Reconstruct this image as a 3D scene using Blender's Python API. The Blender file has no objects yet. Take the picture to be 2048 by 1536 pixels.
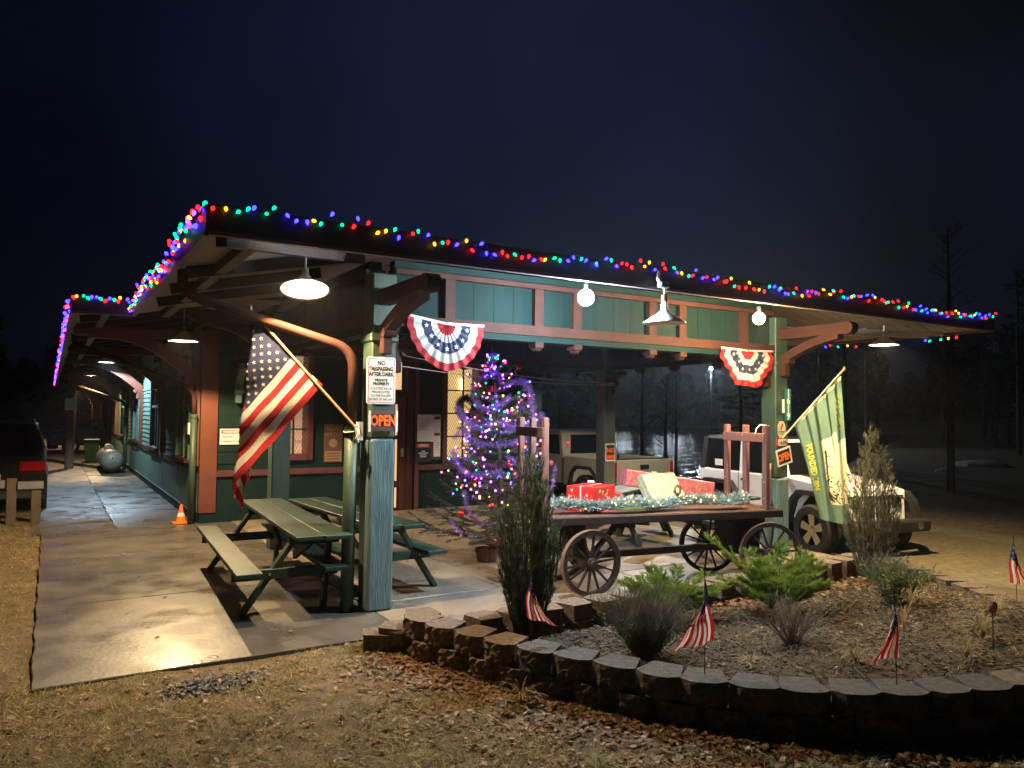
import bpy, math, random
import numpy as np
from mathutils import Matrix, Vector
random.seed(7); RNG = np.random.default_rng(7)
SC = bpy.context.scene; COL = SC.collection
PI = math.pi
# ------------------------------------------------------------------ camera
cam = bpy.data.cameras.new('camera'); cam.sensor_width = 36; cam.lens = 26.56; cam.clip_end = 900; cam.clip_start = .05
camo = bpy.data.objects.new('camera', cam); COL.objects.link(camo); SC.camera = camo
R = Matrix(((.8533, -.0283, -.5207), (-.5213, -.0268, -.8529), (.0102, .9992, -.0376)))
camo.matrix_world = Matrix.Translation((-2.663, -6.795, 1.85)) @ R.to_quaternion().to_matrix().to_4x4()
# ------------------------------------------------------------------ night sky
W = bpy.data.worlds.new('World'); SC.world = W; W.use_nodes = True
nt = W.node_tree; nt.nodes.clear()
o_ = nt.nodes.new('ShaderNodeOutputWorld'); bg = nt.nodes.new('ShaderNodeBackground'); bg.inputs[1].default_value = .44
tc = nt.nodes.new('ShaderNodeTexCoord'); no = nt.nodes.new('ShaderNodeTexNoise'); no.inputs['Scale'].default_value = 1.7; no.inputs['Detail'].default_value = 3
cr = nt.nodes.new('ShaderNodeValToRGB'); cr.color_ramp.elements[0].position = .36; cr.color_ramp.elements[1].position = .68
cr.color_ramp.elements[0].color = (.0028, .0030, .0052, 1); cr.color_ramp.elements[1].color = (.0048, .0082, .0245, 1)
nt.links.new(tc.outputs['Generated'], no.inputs['Vector']); nt.links.new(no.outputs['Fac'], cr.inputs[0])
dp = nt.nodes.new('ShaderNodeVectorMath'); dp.operation = 'DOT_PRODUCT'; dp.inputs[1].default_value = (.62, .72, .32)
nt.links.new(tc.outputs['Generated'], dp.inputs[0]); mr_ = nt.nodes.new('ShaderNodeMapRange'); mr_.inputs['From Min'].default_value = .78; mr_.inputs['From Max'].default_value = 1.0; mr_.inputs['To Min'].default_value = .34; mr_.inputs['To Max'].default_value = 1.55; mr_.interpolation_type = 'SMOOTHSTEP'
vm = nt.nodes.new('ShaderNodeVectorMath'); vm.operation = 'SCALE'; nt.links.new(dp.outputs['Value'], mr_.inputs[0]); nt.links.new(cr.outputs[0], vm.inputs[0]); nt.links.new(mr_.outputs[0], vm.inputs['Scale'])
nt.links.new(vm.outputs[0], bg.inputs[0]); nt.links.new(bg.outputs[0], o_.inputs[0])
SC.view_settings.view_transform = 'Standard'; SC.view_settings.look = 'None'
SC.view_settings.exposure = 1.1; SC.view_settings.gamma = 1; SC.view_settings.use_curve_mapping = False
SC.render.engine = 'CYCLES'; SC.cycles.use_denoising = True
SC.cycles.max_bounces = 6; SC.cycles.diffuse_bounces = 3; SC.cycles.glossy_bounces = 3; SC.cycles.transparent_max_bounces = 8
SC.cycles.sample_clamp_indirect = 3; SC.cycles.caustics_reflective = False; SC.cycles.caustics_refractive = False
SC.cycles.use_light_tree = True

# ------------------------------------------------------------------ materials
MATS = {}
def mat(name, c, rough=.6, metal=0., var=.2, scale=6, stretch=(1, 1, 1), bump=.15, bscale=60, emit=None, es=0., spec=.5, c2=None, rvar=0., trans=0.):
    if name in MATS: return MATS[name]
    m = bpy.data.materials.new(name); m.use_nodes = True; n = m.node_tree; N = n.nodes; L = n.links
    p = N['Principled BSDF']; p.inputs['Roughness'].default_value = rough; p.inputs['Metallic'].default_value = metal
    p.inputs['Specular IOR Level'].default_value = spec
    if emit:
        p.inputs['Base Color'].default_value = (*[x * .5 for x in emit], 1)
        p.inputs['Emission Color'].default_value = (*emit, 1); p.inputs['Emission Strength'].default_value = es
        MATS[name] = m; return m
    t = N.new('ShaderNodeTexCoord'); mp = N.new('ShaderNodeMapping'); mp.inputs['Scale'].default_value = stretch
    L.new(t.outputs['Object'], mp.inputs[0])
    a = N.new('ShaderNodeTexNoise'); a.inputs['Scale'].default_value = scale; a.inputs['Detail'].default_value = 6; a.inputs['Roughness'].default_value = .65
    L.new(mp.outputs[0], a.inputs['Vector'])
    r = N.new('ShaderNodeValToRGB'); r.color_ramp.elements[0].position = .3; r.color_ramp.elements[1].position = .7
    lo = [x * (1 - var) for x in c]; hi = list(c2) if c2 else [min(1, x * (1 + var)) for x in c]
    if c2: lo = list(c)
    r.color_ramp.elements[0].color = (*lo, 1); r.color_ramp.elements[1].color = (*hi, 1)
    L.new(a.outputs['Fac'], r.inputs[0]); L.new(r.outputs[0], p.inputs['Base Color'])
    if rvar:
        mr = N.new('ShaderNodeMapRange'); mr.inputs['From Min'].default_value = .35; mr.inputs['From Max'].default_value = .65
        mr.inputs['To Min'].default_value = max(.03, rough - rvar); mr.inputs['To Max'].default_value = min(1, rough + rvar)
        L.new(a.outputs['Fac'], mr.inputs[0]); L.new(mr.outputs[0], p.inputs['Roughness'])
    if bump:
        b = N.new('ShaderNodeTexNoise'); b.inputs['Scale'].default_value = bscale; b.inputs['Detail'].default_value = 4
        L.new(mp.outputs[0], b.inputs['Vector'])
        bn = N.new('ShaderNodeBump'); bn.inputs['Strength'].default_value = bump; bn.inputs['Distance'].default_value = .01
        L.new(b.outputs['Fac'], bn.inputs['Height']); L.new(bn.outputs[0], p.inputs['Normal'])
    if trans:
        tb = N.new('ShaderNodeBsdfTranslucent'); L.new(r.outputs[0], tb.inputs['Color']); mx = N.new('ShaderNodeMixShader'); mx.inputs[0].default_value = trans
        L.new(p.outputs[0], mx.inputs[1]); L.new(tb.outputs[0], mx.inputs[2]); L.new(mx.outputs[0], N['Material Output'].inputs['Surface'])
    MATS[name] = m; return m
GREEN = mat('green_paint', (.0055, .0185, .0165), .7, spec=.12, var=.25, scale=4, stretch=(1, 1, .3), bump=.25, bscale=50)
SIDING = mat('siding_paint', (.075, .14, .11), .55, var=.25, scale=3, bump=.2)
POSTG = mat('post_green', (.034, .062, .040), .5, var=.2, scale=5, stretch=(3, 3, .4), bump=.3, bscale=40)
TABLEG = mat('table_green', (.012, .034, .024), .5, spec=.35, var=.3, scale=5, stretch=(4, .5, 2), bump=.3, bscale=50)
RED = mat('trim_red', (.045, .016, .0115), .7, spec=.15, var=.25, scale=5, bump=.2)
DRED = mat('dark_red_trim', (.075, .018, .016), .5, var=.25, scale=5, bump=.2)
FASC = mat('fascia_paint', (.03, .014, .016), .5, var=.25)
TRIML = mat('drip_edge', (.11, .075, .072), .45, var=.12)
SOFF = mat('soffit_boards', (.20, .18, .15), .6, var=.15, scale=8, stretch=(.6, 3, 1))
SOFW = mat('soffit_braces', (.42, .40, .34), .6, var=.15)
WEATH = mat('weathered_timber', (.045, .10, .105), .8, c2=(.14, .22, .235), scale=9, stretch=(5, 5, .35), bump=1., bscale=24)
SHING = mat('shingles', (.03, .03, .032), .85, var=.4, scale=20, bump=.6)
CONC = mat('concrete', (.17, .14, .11), .5, c2=(.28, .235, .185), scale=2.6, bump=.35, bscale=45, rvar=.15)
CONCW = mat('wet_concrete', (.062, .057, .052), .40, c2=(.125, .115, .102), scale=1.3, bump=.28, bscale=26, rvar=.12)
def _wet(m):
    n = m.node_tree; N = n.nodes; L = n.links; p = N['Principled BSDF']; tc_ = [q for q in N if q.type == 'TEX_COORD'][0]; base = [q for q in N if q.type == 'VALTORGB'][0]
    a = N.new('ShaderNodeTexNoise'); a.inputs['Scale'].default_value = 17; a.inputs['Detail'].default_value = 8; a.inputs['Roughness'].default_value = .8; L.new(tc_.outputs['Object'], a.inputs['Vector'])
    r_ = N.new('ShaderNodeValToRGB'); r_.color_ramp.elements[0].position = .30; r_.color_ramp.elements[1].position = .70; r_.color_ramp.elements[0].color = (.72, .71, .70, 1); r_.color_ramp.elements[1].color = (1.25, 1.22, 1.18, 1)
    L.new(a.outputs['Fac'], r_.inputs[0]); mx = N.new('ShaderNodeMixRGB'); mx.blend_type = 'MULTIPLY'; mx.inputs[0].default_value = 1; L.new(base.outputs[0], mx.inputs[1]); L.new(r_.outputs[0], mx.inputs[2]); L.new(mx.outputs[0], p.inputs['Base Color'])
    b = N.new('ShaderNodeTexNoise'); b.inputs['Scale'].default_value = 1.5; b.inputs['Detail'].default_value = 5; b.inputs['Roughness'].default_value = .5; L.new(tc_.outputs['Object'], b.inputs['Vector'])
    mr = N.new('ShaderNodeMapRange'); mr.inputs['From Min'].default_value = .40; mr.inputs['From Max'].default_value = .60; mr.inputs['To Min'].default_value = .27; mr.inputs['To Max'].default_value = .52; L.new(b.outputs['Fac'], mr.inputs[0]); L.new(mr.outputs[0], p.inputs['Roughness'])
_wet(CONCW)
ASPH = mat('asphalt', (.035, .033, .03), .6, c2=(.16, .14, .12), scale=3, bump=1., bscale=60, rvar=.2)
EARTH = mat('lawn_earth', (.055, .038, .018), .95, c2=(.18, .125, .06), scale=7, bump=1., bscale=60)
GRAVEL = mat('gravel_lot', (.08, .065, .035), .95, c2=(.19, .155, .085), scale=9, bump=1., bscale=70)
SOIL = mat('mulch_soil', (.016, .010, .006), .9, c2=(.065, .040, .022), scale=14, bump=1., bscale=60)
BLOCK = mat('block_stone', (.060, .042, .032), .9, c2=(.20, .145, .105), scale=22, bump=1., bscale=60)
BLOCKG = mat('block_grey', (.030, .028, .026), .9, c2=(.10, .092, .082), scale=22, bump=1., bscale=60)
WOODB = mat('wagon_wood', (.065, .030, .022), .7, c2=(.15, .075, .052), scale=6, stretch=(.6, 6, 6), bump=.5, bscale=30)
STAKE = mat('stake_wood', (.20, .075, .055), .6, c2=(.28, .13, .10), scale=6, stretch=(5, 5, .6), bump=.4, bscale=30)
WHEELW = mat('wheel_wood', (.028, .014, .012), .65, var=.4, scale=12, bump=.4)
IRON = mat('iron', (.03, .025, .022), .6, .6, var=.4, scale=20)
STEEL = mat('galvanised', (.45, .45, .44), .35, .8, var=.15)
COPPER = mat('copper_collar', (.45, .2, .09), .35, .9, var=.2)
ENAM = mat('white_enamel', (.78, .77, .74), .35, var=.06, bump=0)
WHITE = mat('white_paint', (.72, .71, .68), .5, var=.08)
PAPER = mat('paper', (.68, .66, .64), .7, var=.05)
BLACK = mat('black_paint', (.012, .012, .013), .5, var=.2, bump=.05)
SIGNW = mat('sign_white', (.72, .70, .64), .35, var=.06, bump=.02)
SIGNR = mat('sign_red', (.55, .03, .02), .4, var=.1, bump=.02)
SIGNK = mat('sign_black', (.015, .015, .017), .35, var=.1, bump=.02)
ORNG = mat('sign_orange', (1., .16, .02), .45, var=.05, bump=0)
SIGNT = mat('sign_teal', (.01, .17, .17), .35, var=.1, bump=.02)
FL_R = mat('flag_red', (.50, .022, .028), .75, var=.12, scale=14, stretch=(1, 1, 1), bump=.5, bscale=60, trans=0.4)
FL_W = mat('flag_white', (.74, .70, .61), .75, var=.08, scale=14, bump=.5, bscale=60, trans=0.4)
FL_B = mat('flag_blue', (.030, .035, .095), .75, var=.15, scale=14, bump=.5, bscale=60, trans=0.35)
FL_G = mat('flag_green', (.14, .225, .165), .7, var=.12, scale=8, bump=.5, bscale=50, trans=0.4)
FL_C = mat('flag_cream', (.72, .68, .47), .7, var=.08, scale=8, bump=.4, bscale=50, trans=0.4)
FL_Y = mat('flag_yellow', (.85, .80, .08), .7, var=.05, bump=0)
FL_K = mat('flag_print_dark', (.045, .035, .045), .8, var=.2, bump=0)
POLEW = mat('varnished_pole', (.42, .20, .09), .4, var=.2, scale=12)
BARK = mat('bark', (.05, .035, .025), .9, c2=(.12, .09, .07), scale=20, stretch=(1, 1, .3), bump=.9, bscale=40)
NEED = mat('spruce_needles', (.13, .15, .10), .7, var=.4, scale=10, bump=0, trans=0.3)
JUND = mat('dark_juniper', (.03, .055, .03), .6, c2=(.12, .16, .085), scale=14, bump=0, trans=0.4)
JUNL = mat('lime_juniper', (.045, .095, .012), .6, c2=(.27, .37, .05), scale=9, bump=0, trans=0.4)
JUNG = mat('grey_juniper', (.09, .10, .05), .65, c2=(.27, .26, .15), scale=14, bump=0, trans=0.4)
TWIG = mat('grey_twigs', (.16, .14, .12), .8, c2=(.36, .33, .28), scale=14, bump=0, trans=0.25)
LEAFG = mat('bush_leaves', (.06, .085, .045), .5, c2=(.17, .22, .11), scale=20, bump=0, trans=0.4)
LEAFY = mat('boxwood_leaves', (.06, .09, .02), .5, c2=(.16, .19, .06), scale=20, bump=0, trans=0.45)
STRAW = mat('straw', (.25, .17, .07), .8, c2=(.48, .37, .19), scale=12, bump=0, trans=0.4)
GRASS = mat('dead_grass', (.13, .10, .040), .8, c2=(.72, .60, .33), scale=16, bump=0, trans=0.35)
GRASSG = mat('green_grass', (.10, .14, .03), .8, c2=(.30, .34, .09), scale=2.5, bump=0, trans=0.4)
DLEAF = mat('dry_leaves', (.05, .027, .015), .8, c2=(.54, .34, .20), scale=30, bump=0, trans=0.3)
DLEAF2 = mat('orange_leaves', (.14, .055, .025), .75, c2=(.42, .20, .10), scale=24, bump=0, trans=0.4)
CHIP = mat('mulch_chips', (.040, .024, .014), .85, c2=(.20, .125, .07), scale=30, bump=0)
FORESTM = mat('forest_bark', (.012, .011, .010), .9, c2=(.05, .045, .04), scale=10, bump=.5)
FORESTN = mat('forest_needles', (.006, .009, .007), .9, c2=(.02, .026, .02), scale=2, bump=0)
RUBBER = mat('rubber', (.014, .013, .012), .8, var=.3, bump=.3)
CHROME = mat('chrome', (.55, .55, .55), .18, 1., var=.1, bump=0)
GLASSD = mat('dark_glass', (.006, .008, .010), .06, var=.1, bump=0, spec=.8)
JEEPW = mat('car_white', (.80, .77, .78), .3, var=.05, bump=0)
TRUCKP = mat('car_champagne', (.34, .32, .22), .3, var=.06, bump=0)
CARK = mat('car_black', (.012, .013, .016), .2, var=.1, bump=0)
CARB = mat('car_grey_blue', (.05, .06, .09), .25, var=.1, bump=0)
TAILR = mat('tail_lamp_red', (.30, .006, .01), .15, var=.1, bump=0)
TANKM = mat('tank_cream', (.15, .14, .095), .5, var=.15, scale=5)
BING = mat('bin_green', (.006, .045, .014), .45, var=.15)
CONEO = mat('cone_orange', (.75, .18, .03), .5, var=.15)
CURT = mat('room_wall_lit', (0, 0, 0), emit=(1., .66, .26), es=.40)
CURT2 = mat('room_wall_lit_pink', (0, 0, 0), emit=(1., .60, .38), es=.20)
STRIP = mat('lit_door_glass', (0, 0, 0), emit=(1., .62, .28), es=.42)
BULBW = mat('bulb_warm', (0, 0, 0), emit=(1., .80, .48), es=60)
BULBC = mat('bulb_cool', (0, 0, 0), emit=(.72, .90, 1.), es=130)
BULBY = mat('bulb_yellow', (0, 0, 0), emit=(1., .74, .34), es=90)
MINI = mat('mini_warm', (0, 0, 0), emit=(1., .74, .26), es=2.2)
BC = {'r': mat('xmas_red', (0, 0, 0), emit=(1., .008, .012), es=3.2), 'g': mat('xmas_green', (0, 0, 0), emit=(.0, .8, .30), es=1.6),
      'b': mat('xmas_blue', (0, 0, 0), emit=(.025, .018, 1.), es=6.), 'y': mat('xmas_amber', (0, 0, 0), emit=(1., .48, .015), es=1.9),
      'p': mat('xmas_violet', (0, 0, 0), emit=(.38, .035, 1.), es=4.), 'k': mat('xmas_pink', (0, 0, 0), emit=(1., .05, .22), es=2.6)}
TINS = mat('violet_tinsel', (.42, .26, .80), .3, .6, var=.4, scale=40, bump=0)
ORN = mat('ornament_red', (.55, .012, .02), .12, .5, var=.05, bump=0)
ORNP = mat('ornament_pink', (.75, .2, .25), .12, .6, var=.05, bump=0)
ORNGOLD = mat('ornament_gold', (.75, .42, .08), .15, .9, var=.05, bump=0)
WRAPR = mat('red_wrap', (.50, .018, .016), .45, var=.12, scale=6, bump=.1)
WRAPP = mat('patterned_red_wrap', (.52, .016, .012), .3, c2=(.62, .30, .26), scale=38, bump=.2, bscale=40)
WRAPY = mat('cream_wrap', (.30, .26, .11), .5, c2=(.60, .54, .33), scale=26, bump=.1)
WRAPS = mat('grey_wrap', (.28, .34, .26), .5, c2=(.5, .52, .42), scale=30, bump=.1)
WRAPG = mat('green_wrap', (.10, .25, .06), .5, c2=(.35, .45, .22), scale=20, bump=.1)
GARL = mat('garland_needles', (.12, .19, .17), .6, c2=(.55, .66, .62), scale=26, bump=0)
WREA = mat('wreath_needles', (.008, .014, .010), .8, var=.4, bump=0, trans=0.1)
MESHM = mat('window_mesh', (.28, .20, .08), .5, .4, var=.2)

_wet(CONC)
MATS['concrete'].node_tree.nodes['Principled BSDF'].inputs['Specular IOR Level'].default_value = .35; MATS['wet_concrete'].node_tree.nodes['Principled BSDF'].inputs['Specular IOR Level'].default_value = .42
# ------------------------------------------------------------------ builders
OFF = {}
class MB:
    def __init__(s, M=None): s.v = []; s.f = []; s.mi = []; s.M = M
    def add(s, vs, fs, m=0):
        n = len(s.v)
        s.v += [tuple(s.M @ Vector(p)) for p in vs] if s.M else [tuple(p) for p in vs]
        s.f += [tuple(i + n for i in f) for f in fs]; s.mi += [m] * len(fs); return s
    def box(s, x0, x1, y0, y1, z0, z1, m=0):
        return s.add([(x, y, z) for z in (z0, z1) for y in (y0, y1) for x in (x0, x1)],
                     [(0, 2, 3, 1), (4, 5, 7, 6), (0, 1, 5, 4), (2, 6, 7, 3), (0, 4, 6, 2), (1, 3, 7, 5)], m)
    def beam(s, p0, p1, w, h, up=(0, 0, 1), m=0, w1=None, h1=None):
        p0, p1 = Vector(p0), Vector(p1); d = (p1 - p0).normalized(); u = Vector(up)
        sd = d.cross(u)
        if sd.length < 1e-4: sd = d.cross(Vector((0, 1, 0)))
        sd.normalize(); u = sd.cross(d).normalized(); w1 = w1 or w; h1 = h1 or h
        vs = [p + sd * a * ww / 2 + u * b * hh / 2 for p, ww, hh in ((p0, w, h), (p1, w1, h1)) for a, b in ((-1, -1), (1, -1), (1, 1), (-1, 1))]
        return s.add(vs, [(0, 1, 2, 3), (7, 6, 5, 4), (0, 4, 5, 1), (1, 5, 6, 2), (2, 6, 7, 3), (3, 7, 4, 0)], m)
    def tube(s, pts, r, n=8, m=0, cap=True):
        pts = [Vector(p) for p in pts]; rs = r if isinstance(r, (list, tuple)) else [r] * len(pts)
        vs = []; fs = []; prev = None
        for i, p in enumerate(pts):
            d = ((pts[min(i + 1, len(pts) - 1)] - p).normalized() + (p - pts[max(i - 1, 0)]).normalized())
            d = d.normalized() if d.length > 1e-6 else Vector((0, 0, 1))
            if prev is None:
                prev = d.cross(Vector((0, 0, 1)))
                if prev.length < .05: prev = d.cross(Vector((1, 0, 0)))
            a = (prev - d * prev.dot(d)).normalized(); prev = a; b = d.cross(a)
            vs += [p + (a * math.cos(t) + b * math.sin(t)) * rs[i] for t in [2 * PI * k / n for k in range(n)]]
        for i in range(len(pts) - 1):
            for k in range(n): fs.append((i * n + k, i * n + (k + 1) % n, (i + 1) * n + (k + 1) % n, (i + 1) * n + k))
        if cap: fs += [tuple(range(n))[::-1], tuple(range((len(pts) - 1) * n, len(pts) * n))]
        return s.add(vs, fs, m)
    def lathe(s, prof, c=(0, 0, 0), n=24, m=0, axis='z'):
        vs = []; fs = []
        for r, z in prof:
            for k in range(n):
                a, b = r * math.cos(2 * PI * k / n), r * math.sin(2 * PI * k / n)
                q = (a, b, z) if axis == 'z' else ((a, z, b) if axis == 'y' else (z, a, b))
                vs.append((q[0] + c[0], q[1] + c[1], q[2] + c[2]))
        for i in range(len(prof) - 1):
            for k in range(n): fs.append((i * n + k, i * n + (k + 1) % n, (i + 1) * n + (k + 1) % n, (i + 1) * n + k))
        return s.add(vs, fs, m)
    def prism(s, poly, O, U, V, Wd, m=0):      # polygon in the (U,V) plane at O, extruded by the vector Wd
        O, U, V, Wd = map(Vector, (O, U, V, Wd)); n = len(poly)
        vs = [O + U * a + V * b for a, b in poly] + [O + U * a + V * b + Wd for a, b in poly]
        return s.add(vs, [tuple(range(n))[::-1], tuple(range(n, 2 * n))] + [(k, (k + 1) % n, (k + 1) % n + n, k + n) for k in range(n)], m)
    def ball(s, c, r, m=0, n=8, k=5, sz=1.):
        return s.lathe([(max(1e-4, r * math.sin(PI * i / k)), -r * sz * math.cos(PI * i / k)) for i in range(k + 1)], c, n, m)
    def mesh(s, name, mats, off=None, smooth=False):
        me = bpy.data.meshes.new(name); v = s.v if off is None else [(a - off[0], b - off[1], c - off[2]) for a, b, c in s.v]
        me.from_pydata(v, [], s.f)
        for m in (mats if isinstance(mats, (list, tuple)) else [mats]): me.materials.append(m)
        me.polygons.foreach_set('material_index', s.mi)
        if smooth: me.shade_smooth() if hasattr(me, 'shade_smooth') else None
        me.update(); return me
    def build(s, name, mats, parent=None, bev=0, smooth=False, label=None, loc=None, kind=None):
        off = OFF.get(parent.name, (0, 0, 0)) if parent else (loc or (0, 0, 0))
        o = bpy.data.objects.new(name, s.mesh(name, mats, off, smooth)); COL.objects.link(o)
        if parent: o.parent = parent
        else: o.location = off
        OFF[o.name] = off
        if bev:
            b = o.modifiers.new('bevel', 'BEVEL'); b.width = bev; b.segments = 1; b.limit_method = 'ANGLE'
        if label: o['label'] = label
        if kind: o['kind'] = kind
        return o
def tag(o, label, cat, group=None):
    o['label'] = label; o['category'] = cat
    if group: o['group'] = group
    return o
def thing(name, label, cat, loc=(0, 0, 0), rz=0, group=None, local=False):
    o = bpy.data.objects.new(name, None); COL.objects.link(o); o.location = loc; o.rotation_euler = (0, 0, rz)
    o.empty_display_size = .1; OFF[o.name] = (0, 0, 0) if local else tuple(loc); return tag(o, label, cat, group)
def inst(name, me, parent, loc, rot=(0, 0, 0), sc=(1, 1, 1), world=True):
    o = bpy.data.objects.new(name, me); COL.objects.link(o); o.parent = parent
    f = OFF[parent.name] if world else (0, 0, 0); OFF[o.name] = OFF[parent.name]
    o.location = Vector(loc) - Vector(f); o.rotation_euler = rot; o.scale = sc; return o
def copy_tree(o, parent=None):
    c = o.copy(); COL.objects.link(c)
    if parent: c.parent = parent
    for ch in list(o.children): copy_tree(ch, c)
    return c
def quads(name, P, A, B, mats, parent=None, mi=None, kind='stuff', loc=(0, 0, 0), taper=1., fold=None):
    P, A, B = (np.asarray(q, float) for q in (P, A, B)); n = len(P)
    off = np.array(OFF.get(parent.name, (0, 0, 0)) if parent else loc)
    V = np.stack([P - A - B, P - A + B, P + A + B * taper, P + A - B * taper], 1).reshape(-1, 3) - off
    me = bpy.data.meshes.new(name); me.vertices.add(n * 4); me.vertices.foreach_set('co', V.ravel())
    me.loops.add(n * 4); me.loops.foreach_set('vertex_index', np.arange(n * 4)); me.polygons.add(n)
    me.polygons.foreach_set('loop_start', np.arange(n) * 4); me.polygons.foreach_set('loop_total', np.full(n, 4))
    for m in (mats if isinstance(mats, (list, tuple)) else [mats]): me.materials.append(m)
    if mi is not None: me.polygons.foreach_set('material_index', np.asarray(mi, int))
    me.update(calc_edges=True)
    o = bpy.data.objects.new(name, me); COL.objects.link(o)
    if parent: o.parent = parent
    else: o.location = tuple(off)
    OFF[o.name] = tuple(off)
    if kind: o['kind'] = kind
    return o
def unit(v): return v / np.maximum(1e-9, np.linalg.norm(v, axis=-1, keepdims=True))
def rdir(n): return unit(RNG.normal(size=(n, 3)))
TXT = {}
def text(name, s, size, m, parent, O, X, U, align='CENTER', bold=0., sx=1., fmap=None):
    """flat lettering, a thin mesh that stands just proud of its surface; O baseline point, X reading direction, U up"""
    cu = bpy.data.curves.new('lettering', 'FONT'); cu.body = s; cu.size = size; cu.align_x = align; cu.offset = bold; cu.resolution_u = 2
    ob = bpy.data.objects.new('lettering_src', cu); COL.objects.link(ob)
    dg = bpy.context.evaluated_depsgraph_get(); me0 = ob.evaluated_get(dg).to_mesh()
    vs = [tuple(v.co) for v in me0.vertices]; fs = [tuple(p.vertices) for p in me0.polygons]
    ob.evaluated_get(dg).to_mesh_clear(); bpy.data.objects.remove(ob); bpy.data.curves.remove(cu)
    b = MB()
    if fmap: b.add([fmap(x * sx, y) for x, y, z in vs], fs)
    else:
        O, X, U = Vector(O), Vector(X).normalized(), Vector(U).normalized()
        b.add([O + X * x * sx + U * y for x, y, z in vs], fs)
    return b.build(name, m, parent)
def bulb_mesh(key, r=.021, l=.032):
    k = ('bulb', key, r)
    if k not in TXT:
        TXT[k] = MB().lathe([(.0005, -l), (r * .55, -l * .6), (r, 0), (r * .7, l * .6), (.0005, l * .8)], (0, 0, 0), 6).mesh('bulb', BC.get(key) or MINI)
    return TXT[k]

# ------------------------------------------------------------------ ground
def ground_h(x, y):
    h = -.028 + 0 * x
    h = h - .30 * np.clip((x - 6.35) / 1.1, 0, 1) * np.clip((y + 3.2) / 1.5 + .2, 0, 1)
    bank = np.clip((x - 11.8) / 3.0, 0, 1) * np.clip((y - 2.5) / 3., 0, 1) * np.clip((y - .55 * x + 1) / 3., 0, 1) * np.clip((112 - x) / 4., 0, 1)
    h = h - 1.5 * bank
    far = np.clip((x - 112) / 80., 0, 1); h = h + far * 5
    return h
def grid_mesh(name, xs, ys, hf, m, kind='structure', loc=(0, 0, 0)):
    X, Y = np.meshgrid(xs, ys); Z = hf(X, Y); V = np.stack([X, Y, Z], -1).reshape(-1, 3)
    nx, ny = len(xs), len(ys); i = np.arange(nx - 1); j = np.arange(ny - 1); I, J = np.meshgrid(i, j)
    a = (J * nx + I).ravel(); F = np.stack([a, a + 1, a + nx + 1, a + nx], 1)
    me = bpy.data.meshes.new(name); me.from_pydata(V.tolist(), [], F.tolist()); me.materials.append(m); me.shade_smooth()
    o = bpy.data.objects.new(name, me); COL.objects.link(o); o['kind'] = kind; return o
def nz(x, y, s=1.): return np.sin(x * 3.1 * s + 1.3 * np.sin(y * 2.3 * s)) * np.cos(y * 3.7 * s + np.sin(x * 1.9 * s))
xs = np.concatenate([np.linspace(-260, -8, 16), np.arange(-7.8, 14.9, .15), np.linspace(15, 120, 60), np.linspace(126, 340, 12)])
ys = np.concatenate([np.linspace(-60, -8, 8), np.arange(-7.8, 8, .15), np.linspace(8.2, 60, 50), np.linspace(66, 340, 14)])
def gh2(x, y):
    near = (np.abs(x) < 9) & (y < 8)
    return ground_h(x, y) + np.where(near & (x < 6), .012 * nz(x, y) + .006 * nz(x, y, 3.1), 0.)
grid_mesh('ground', xs, ys, gh2, EARTH)
lot = grid_mesh('gravel_lot', np.linspace(6.2, 12.4, 40), np.linspace(-9, 22, 120), lambda x, y: ground_h(x, y) + .02 + .008 * nz(x, y, 2) - .05 * np.clip((6.5 - x) / .3, 0, 1), GRAVEL)
# water: a rippled river beyond the lot
WAT = bpy.data.materials.new('river_water'); WAT.use_nodes = True; n = WAT.node_tree; p = n.nodes['Principled BSDF']
p.inputs['Base Color'].default_value = (.002, .004, .006, 1); p.inputs['Roughness'].default_value = .06; p.inputs['IOR'].default_value = 1.33
t = n.nodes.new('ShaderNodeTexCoord'); mp = n.nodes.new('ShaderNodeMapping'); mp.inputs['Scale'].default_value = (1., 1., 1)
a = n.nodes.new('ShaderNodeTexNoise'); a.inputs['Scale'].default_value = .75; a.inputs['Detail'].default_value = 3
bn = n.nodes.new('ShaderNodeBump'); bn.inputs['Strength'].default_value = 1.; bn.inputs['Distance'].default_value = .42
n.links.new(t.outputs['Object'], mp.inputs[0]); n.links.new(mp.outputs[0], a.inputs['Vector']); n.links.new(a.outputs['Fac'], bn.inputs['Height']); n.links.new(bn.outputs[0], p.inputs['Normal'])
MB().add([(12.5, 4, -.95), (116, 4, -.95), (116, 330, -.95), (12.5, 330, -.95)], [(0, 1, 2, 3)]).build('water', WAT, kind='structure')

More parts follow.
